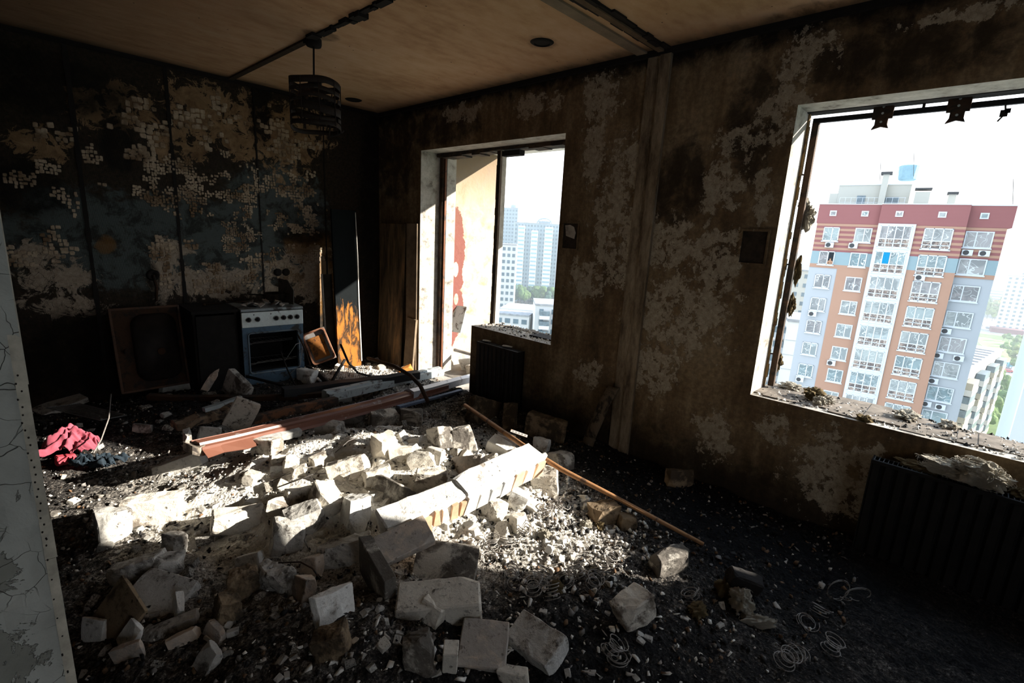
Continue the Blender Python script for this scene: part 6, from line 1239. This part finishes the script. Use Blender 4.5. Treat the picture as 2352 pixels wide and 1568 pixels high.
for i, (px, py, s, m, lab) in enumerate(((1668, 1355, (.09, .07, .10), WOOLD, 'curled tan wool sheet standing in the dim ash'), (1700, 1385, (.10, .08, .09), WOOL, 'pale wool slab leaning on the curled tan sheet'), (1728, 1425, (.14, .06, .05), WOOL, 'flat pale wool strip in front of the wool slab'), (1600, 1400, (.08, .07, .05), WOOLD, 'brown wool lump left of the curled tan sheet'), (1280, 1352, (.055, .05, .06), WOOLD, 'fluffy brown tuft alone in the black ash before the gravel'), (1253, 1228, (.07, .06, .045), WOOL, 'yellowish wool tuft in the middle of the gravel'), (1345, 1205, (.06, .05, .06), WOOL, 'cream wool tuft left of the round brown stone'), (1375, 1208, (.05, .05, .05), WOOLD, 'tan wool tuft touching the crusted brown stone'))):
    g = onG(px, py+8); wool((g[0], g[1], g[2]+s[2]*.30), s, 50+i, m, lab, None, (.2, .3, i), 70)
o = link('black_roll', bm_mesh(chunk_bm(941, (.15, .07, .07), 3, .15, .1, 2, .08), 'black_roll', M_SOOT), None, Vector(onG(1712, 1378))+Vector((.03, .02, .07)), (.2, .3, -.9)); tag(o, 'black charred roll lying on the pale wool slab', 'roll')
# pieces in the doorway
o = MB().bar(onX(893, 868, -.35), onX(942, 833, -.05), .05, .006).build('white_lath', plain('white_lath', (.60, .60, .57), .7)); tag(o, 'white lath leaning at the foot of the door jamb', 'lath')
o = link('orange_scrap', bm_mesh(chunk_bm(951, (.15, .05, .09), 3, .15, .08, 1, .05), 'orange_scrap', plain('orange_foam', (.62, .24, .05), .8)), None, Vector(onX(932, 850, -.16)), (.3, -.3, -.5)); tag(o, 'orange foam scrap at the foot of the door jamb', 'scrap')
for (x, y, s, m, lab) in ((.72, -.85, (.22, .18, .16), 'w', 'white rubble lump against the burnt balcony wall'), (.62, -1.05, (.16, .14, .11), 'c', 'cream stone on the balcony floor'), (.95, -1.0, (.2, .18, .14), 'g', 'grey stone further out on the balcony floor'), (.78, -1.3, (.14, .12, .10), 'c', 'small stone on the balcony floor beside the parapet')):
    o = link('stone', bm_mesh(chunk_bm(960+int(x*100), s, 3, .12, .06, 2, .05), 'stone', MATS[m]), None, (x, y, s[2]*.4), (.2, .1, x*5)); tag(o, lab, 'stone')
o = MB().bar((.60, -.68, .42), (.72, -.64, .72), .18, .02).build('loose_sheet', WHF); tag(o, 'white sheet propped on the balcony behind the door jamb', 'panel')
o = MB().bar((.55, -.75, .22), (.68, -1.75, .20), .03, .03).build('grey_rail', E_STEEL); tag(o, 'thin grey rail lying across the balcony doorway', 'rail')
# ------------------------------------------------------------------ remains of window fittings
FRB = rusty('burnt_frame_strip', (.085, .05, .03), (.02, .017, .015), .5, .8)
wf = link('window_frame_remains', None, None, (0, 0, 0)); tag(wf, 'burnt frame strips left standing in the balcony door and window opening', 'frame')
MB().box(.24, .30, DOOR_Y1-.055, DOOR_Y1-.005, 0, LINT_Z).build('side_strip', FRB, wf); o = MB().box(.26, .275, DOOR_Y1-.075, DOOR_Y1-.055, 0, LINT_Z-.05).build('rust_strip', rusty('red_rust_strip', (.20, .075, .035), (.05, .03, .02), .3), wf)
b = MB(); z = SILL_Z; rn = random.Random(2)
while z < LINT_Z: L = rn.uniform(.03, .1); w = rn.uniform(.016, .026); b.box(.24, .28, -1.672-w, -1.672+w*.6, z, min(z+L, LINT_Z)); z += L
b.build('middle_post', FRB, wf); MB().box(.245, .30, -1.726, -1.698, SILL_Z, LINT_Z).build('post_lit_side', plain('painted_lit_face', (.62, .56, .48), .7), wf)  # pale strip paints the lit side of the brown post
b = MB(); y = DOOR_Y1
while y > W1_Y0: L = rn.uniform(.05, .16); b.box(.20, .34, max(y-L, W1_Y0), y, LINT_Z-rn.uniform(.02, .05), LINT_Z+.001); y -= L
b.build('head_strip', FRB, wf); MB().box(.20, .27, -1.98, -1.76, LINT_Z-.085, LINT_Z-.04).build('roller_stub', M_SOOT, wf)
for z in (1.76, 1.30): MB().tube([(.25, -1.66, z), (.31, -1.60, z+.005)], .006, 5).build('anchor', FRB, wf)
MB().box(WALL_T, .47, DOOR_Y1+.001, -.602, -.02, LINT_Z+.1).build('outer_lining', M_REV, wf); MB().box(.455, .475, -.61, -.598, -.02, 2.5).build('corner_edge', M_REV, wf)
w2 = link('window_fittings', None, None, (0, 0, 0)); tag(w2, 'black metal strips and hangers left in the big window opening', 'frame')
b = MB(); b.box(.245, .275, W2_Y1-.056, W2_Y1-.022, SILL_Z+.02, LINT_Z-.05); b.build('side_strip', FRB, w2)
b = MB(); z = SILL_Z
while z < LINT_Z: L = rn.uniform(.03, .10); b.box(.22, .25, W2_Y1-rn.uniform(.006, .016), W2_Y1+.001, z, min(z+L, LINT_Z)); z += L
b.build('foam_strip', rusty('brown_foam', (.35, .22, .09), (.08, .05, .03), .35, .95), w2)
for z in (2.05, 1.52, .95): MB().tube([(.24, W2_Y1, z), (.29, W2_Y1-.05, z)], .005, 5).build('anchor', FRB, w2)
ya = onX(1890, 276, .262)
MB().box(.252, .272, W2_Y0, W2_Y1-.02, ya[2]-.014, ya[2]+.012).build('head_rail', plain('black_rail', (.012, .013, .016), .5, .3), w2)
MB().box(.19, .275, W2_Y0, W2_Y1, LINT_Z-.004, LINT_Z+.001).build('head_strip', M_SOOT, w2)
for px, py in ((2030, 268), (2203, 250)):
    q = onX(px, py, .28); b = MB(); b.box(.232, .250, q[1]-.045, q[1]+.045, ya[2]-.028, LINT_Z); b.box(.230, .250, q[1]-.028, q[1]+.028, ya[2]-.062, ya[2]-.028); b.prism([(q[1]-.036, ya[2]-.078), (q[1]-.024, ya[2]-.05), (q[1]+.024, ya[2]-.05), (q[1]+.04, ya[2]-.08), (q[1], ya[2]-.068)], .231, .249, 0, Matrix(((0, 0, 1, 0), (1, 0, 0, 0), (0, 1, 0, 0), (0, 0, 0, 1)))); h = b.build('hanger', E_DRUST, w2)
    for dz in (.03, -.002, -.045): b = MB(); b.lathe([(.006, 0), (.006, .002)], 8, 0, Matrix.Translation((.229, q[1], ya[2]+dz)) @ Matrix.Rotation(-math.pi/2, 4, 'Y')); b.build('bolt_hole', WHF, h)
for px in (2122,): q = onX(px, 250, .28); MB().box(.255, .265, q[1]-.006, q[1]+.006, ya[2], LINT_Z).build('hanger_wire', M_SOOT, w2)
q = onX(2303, 262, .28); b = MB(); b.tube([(.262, q[1], ya[2]), (.262, q[1]-.01, ya[2]-.05), (.262, q[1]+.012, ya[2]-.085)], .004, 5); b.box(.258, .266, q[1]-.018, q[1]+.010, ya[2]-.065, ya[2]-.035); b.box(.258, .266, q[1]-.026, q[1]-.006, ya[2]-.050, ya[2]-.030); b.build('hanging_bit', M_SOOT, w2)
# crumbs on the sills
def sill_crumbs(y0, y1, n, lab, seed, pale):
    rn = np.random.default_rng(seed); b = MB()
    for k in range(n):
        s = .003+.015*rn.random()**2.5; x, y = rn.uniform(.03, WALL_T+.08), rn.uniform(y0, y1); m = Matrix.Translation((x, y, SILL_Z+s*.2)) @ Euler(tuple(rn.uniform(0, 6.28, 3))).to_matrix().to_4x4()
        b.add([(s*a*rn.uniform(.6, 1), s*c*rn.uniform(.6, 1), s*.6*d) for a, c, d in ((1, 0, 0), (-1, 0, 0), (0, 1, 0), (0, -1, 0), (0, 0, 1), (0, 0, -1))], [(0, 2, 4), (2, 1, 4), (1, 3, 4), (3, 0, 4), (2, 0, 5), (1, 2, 5), (3, 1, 5), (0, 3, 5)], int(rn.random() > pale), m)
    o = b.build('sill_crumbs', [GRIT, CHAR]); tag(o, lab, 'crumbs', kind='stuff')
sill_crumbs(-6.0, W2_Y1-.02, 2000, 'crumbs of plaster and soot along the big window sill', 1, .5); sill_crumbs(W1_Y0+.02, DOOR_Y0-.02, 700, 'crumbs along the parapet sill beside the balcony door', 2, .7)
b = MB(); rn = random.Random(3); y = W2_Y1
SC_ = plain('sooty_sill_skin', (.16, .135, .11), .95, 0, .6, 9)
while y > W2_Y0: L = rn.uniform(.04, .12); b.box(rn.uniform(.03, .09), (.40 if y > -5.05 else .30)+rn.uniform(-.04, .05), y-L, y, SILL_Z-.05, SILL_Z+rn.uniform(.003, .010)); y -= L
b.build('sill_crust', SC_, wwin)
b = MB(); y = DOOR_Y0
while y > W1_Y0: L = rn.uniform(.04, .12); b.box(WALL_T-.03, .29+rn.uniform(-.01, .06), y-L, y, SILL_Z-.05, SILL_Z+rn.uniform(.002, .008)); y -= L
b.build('sill_crust', SC_, wwin)
o = MB().box(.12, WALL_T-.02, W1_Y0, -2.30, SILL_Z, SILL_Z+.012).build('black_sill_scrap', M_SOOT); tag(o, 'black scorched scrap on the far end of the parapet sill', 'scrap')
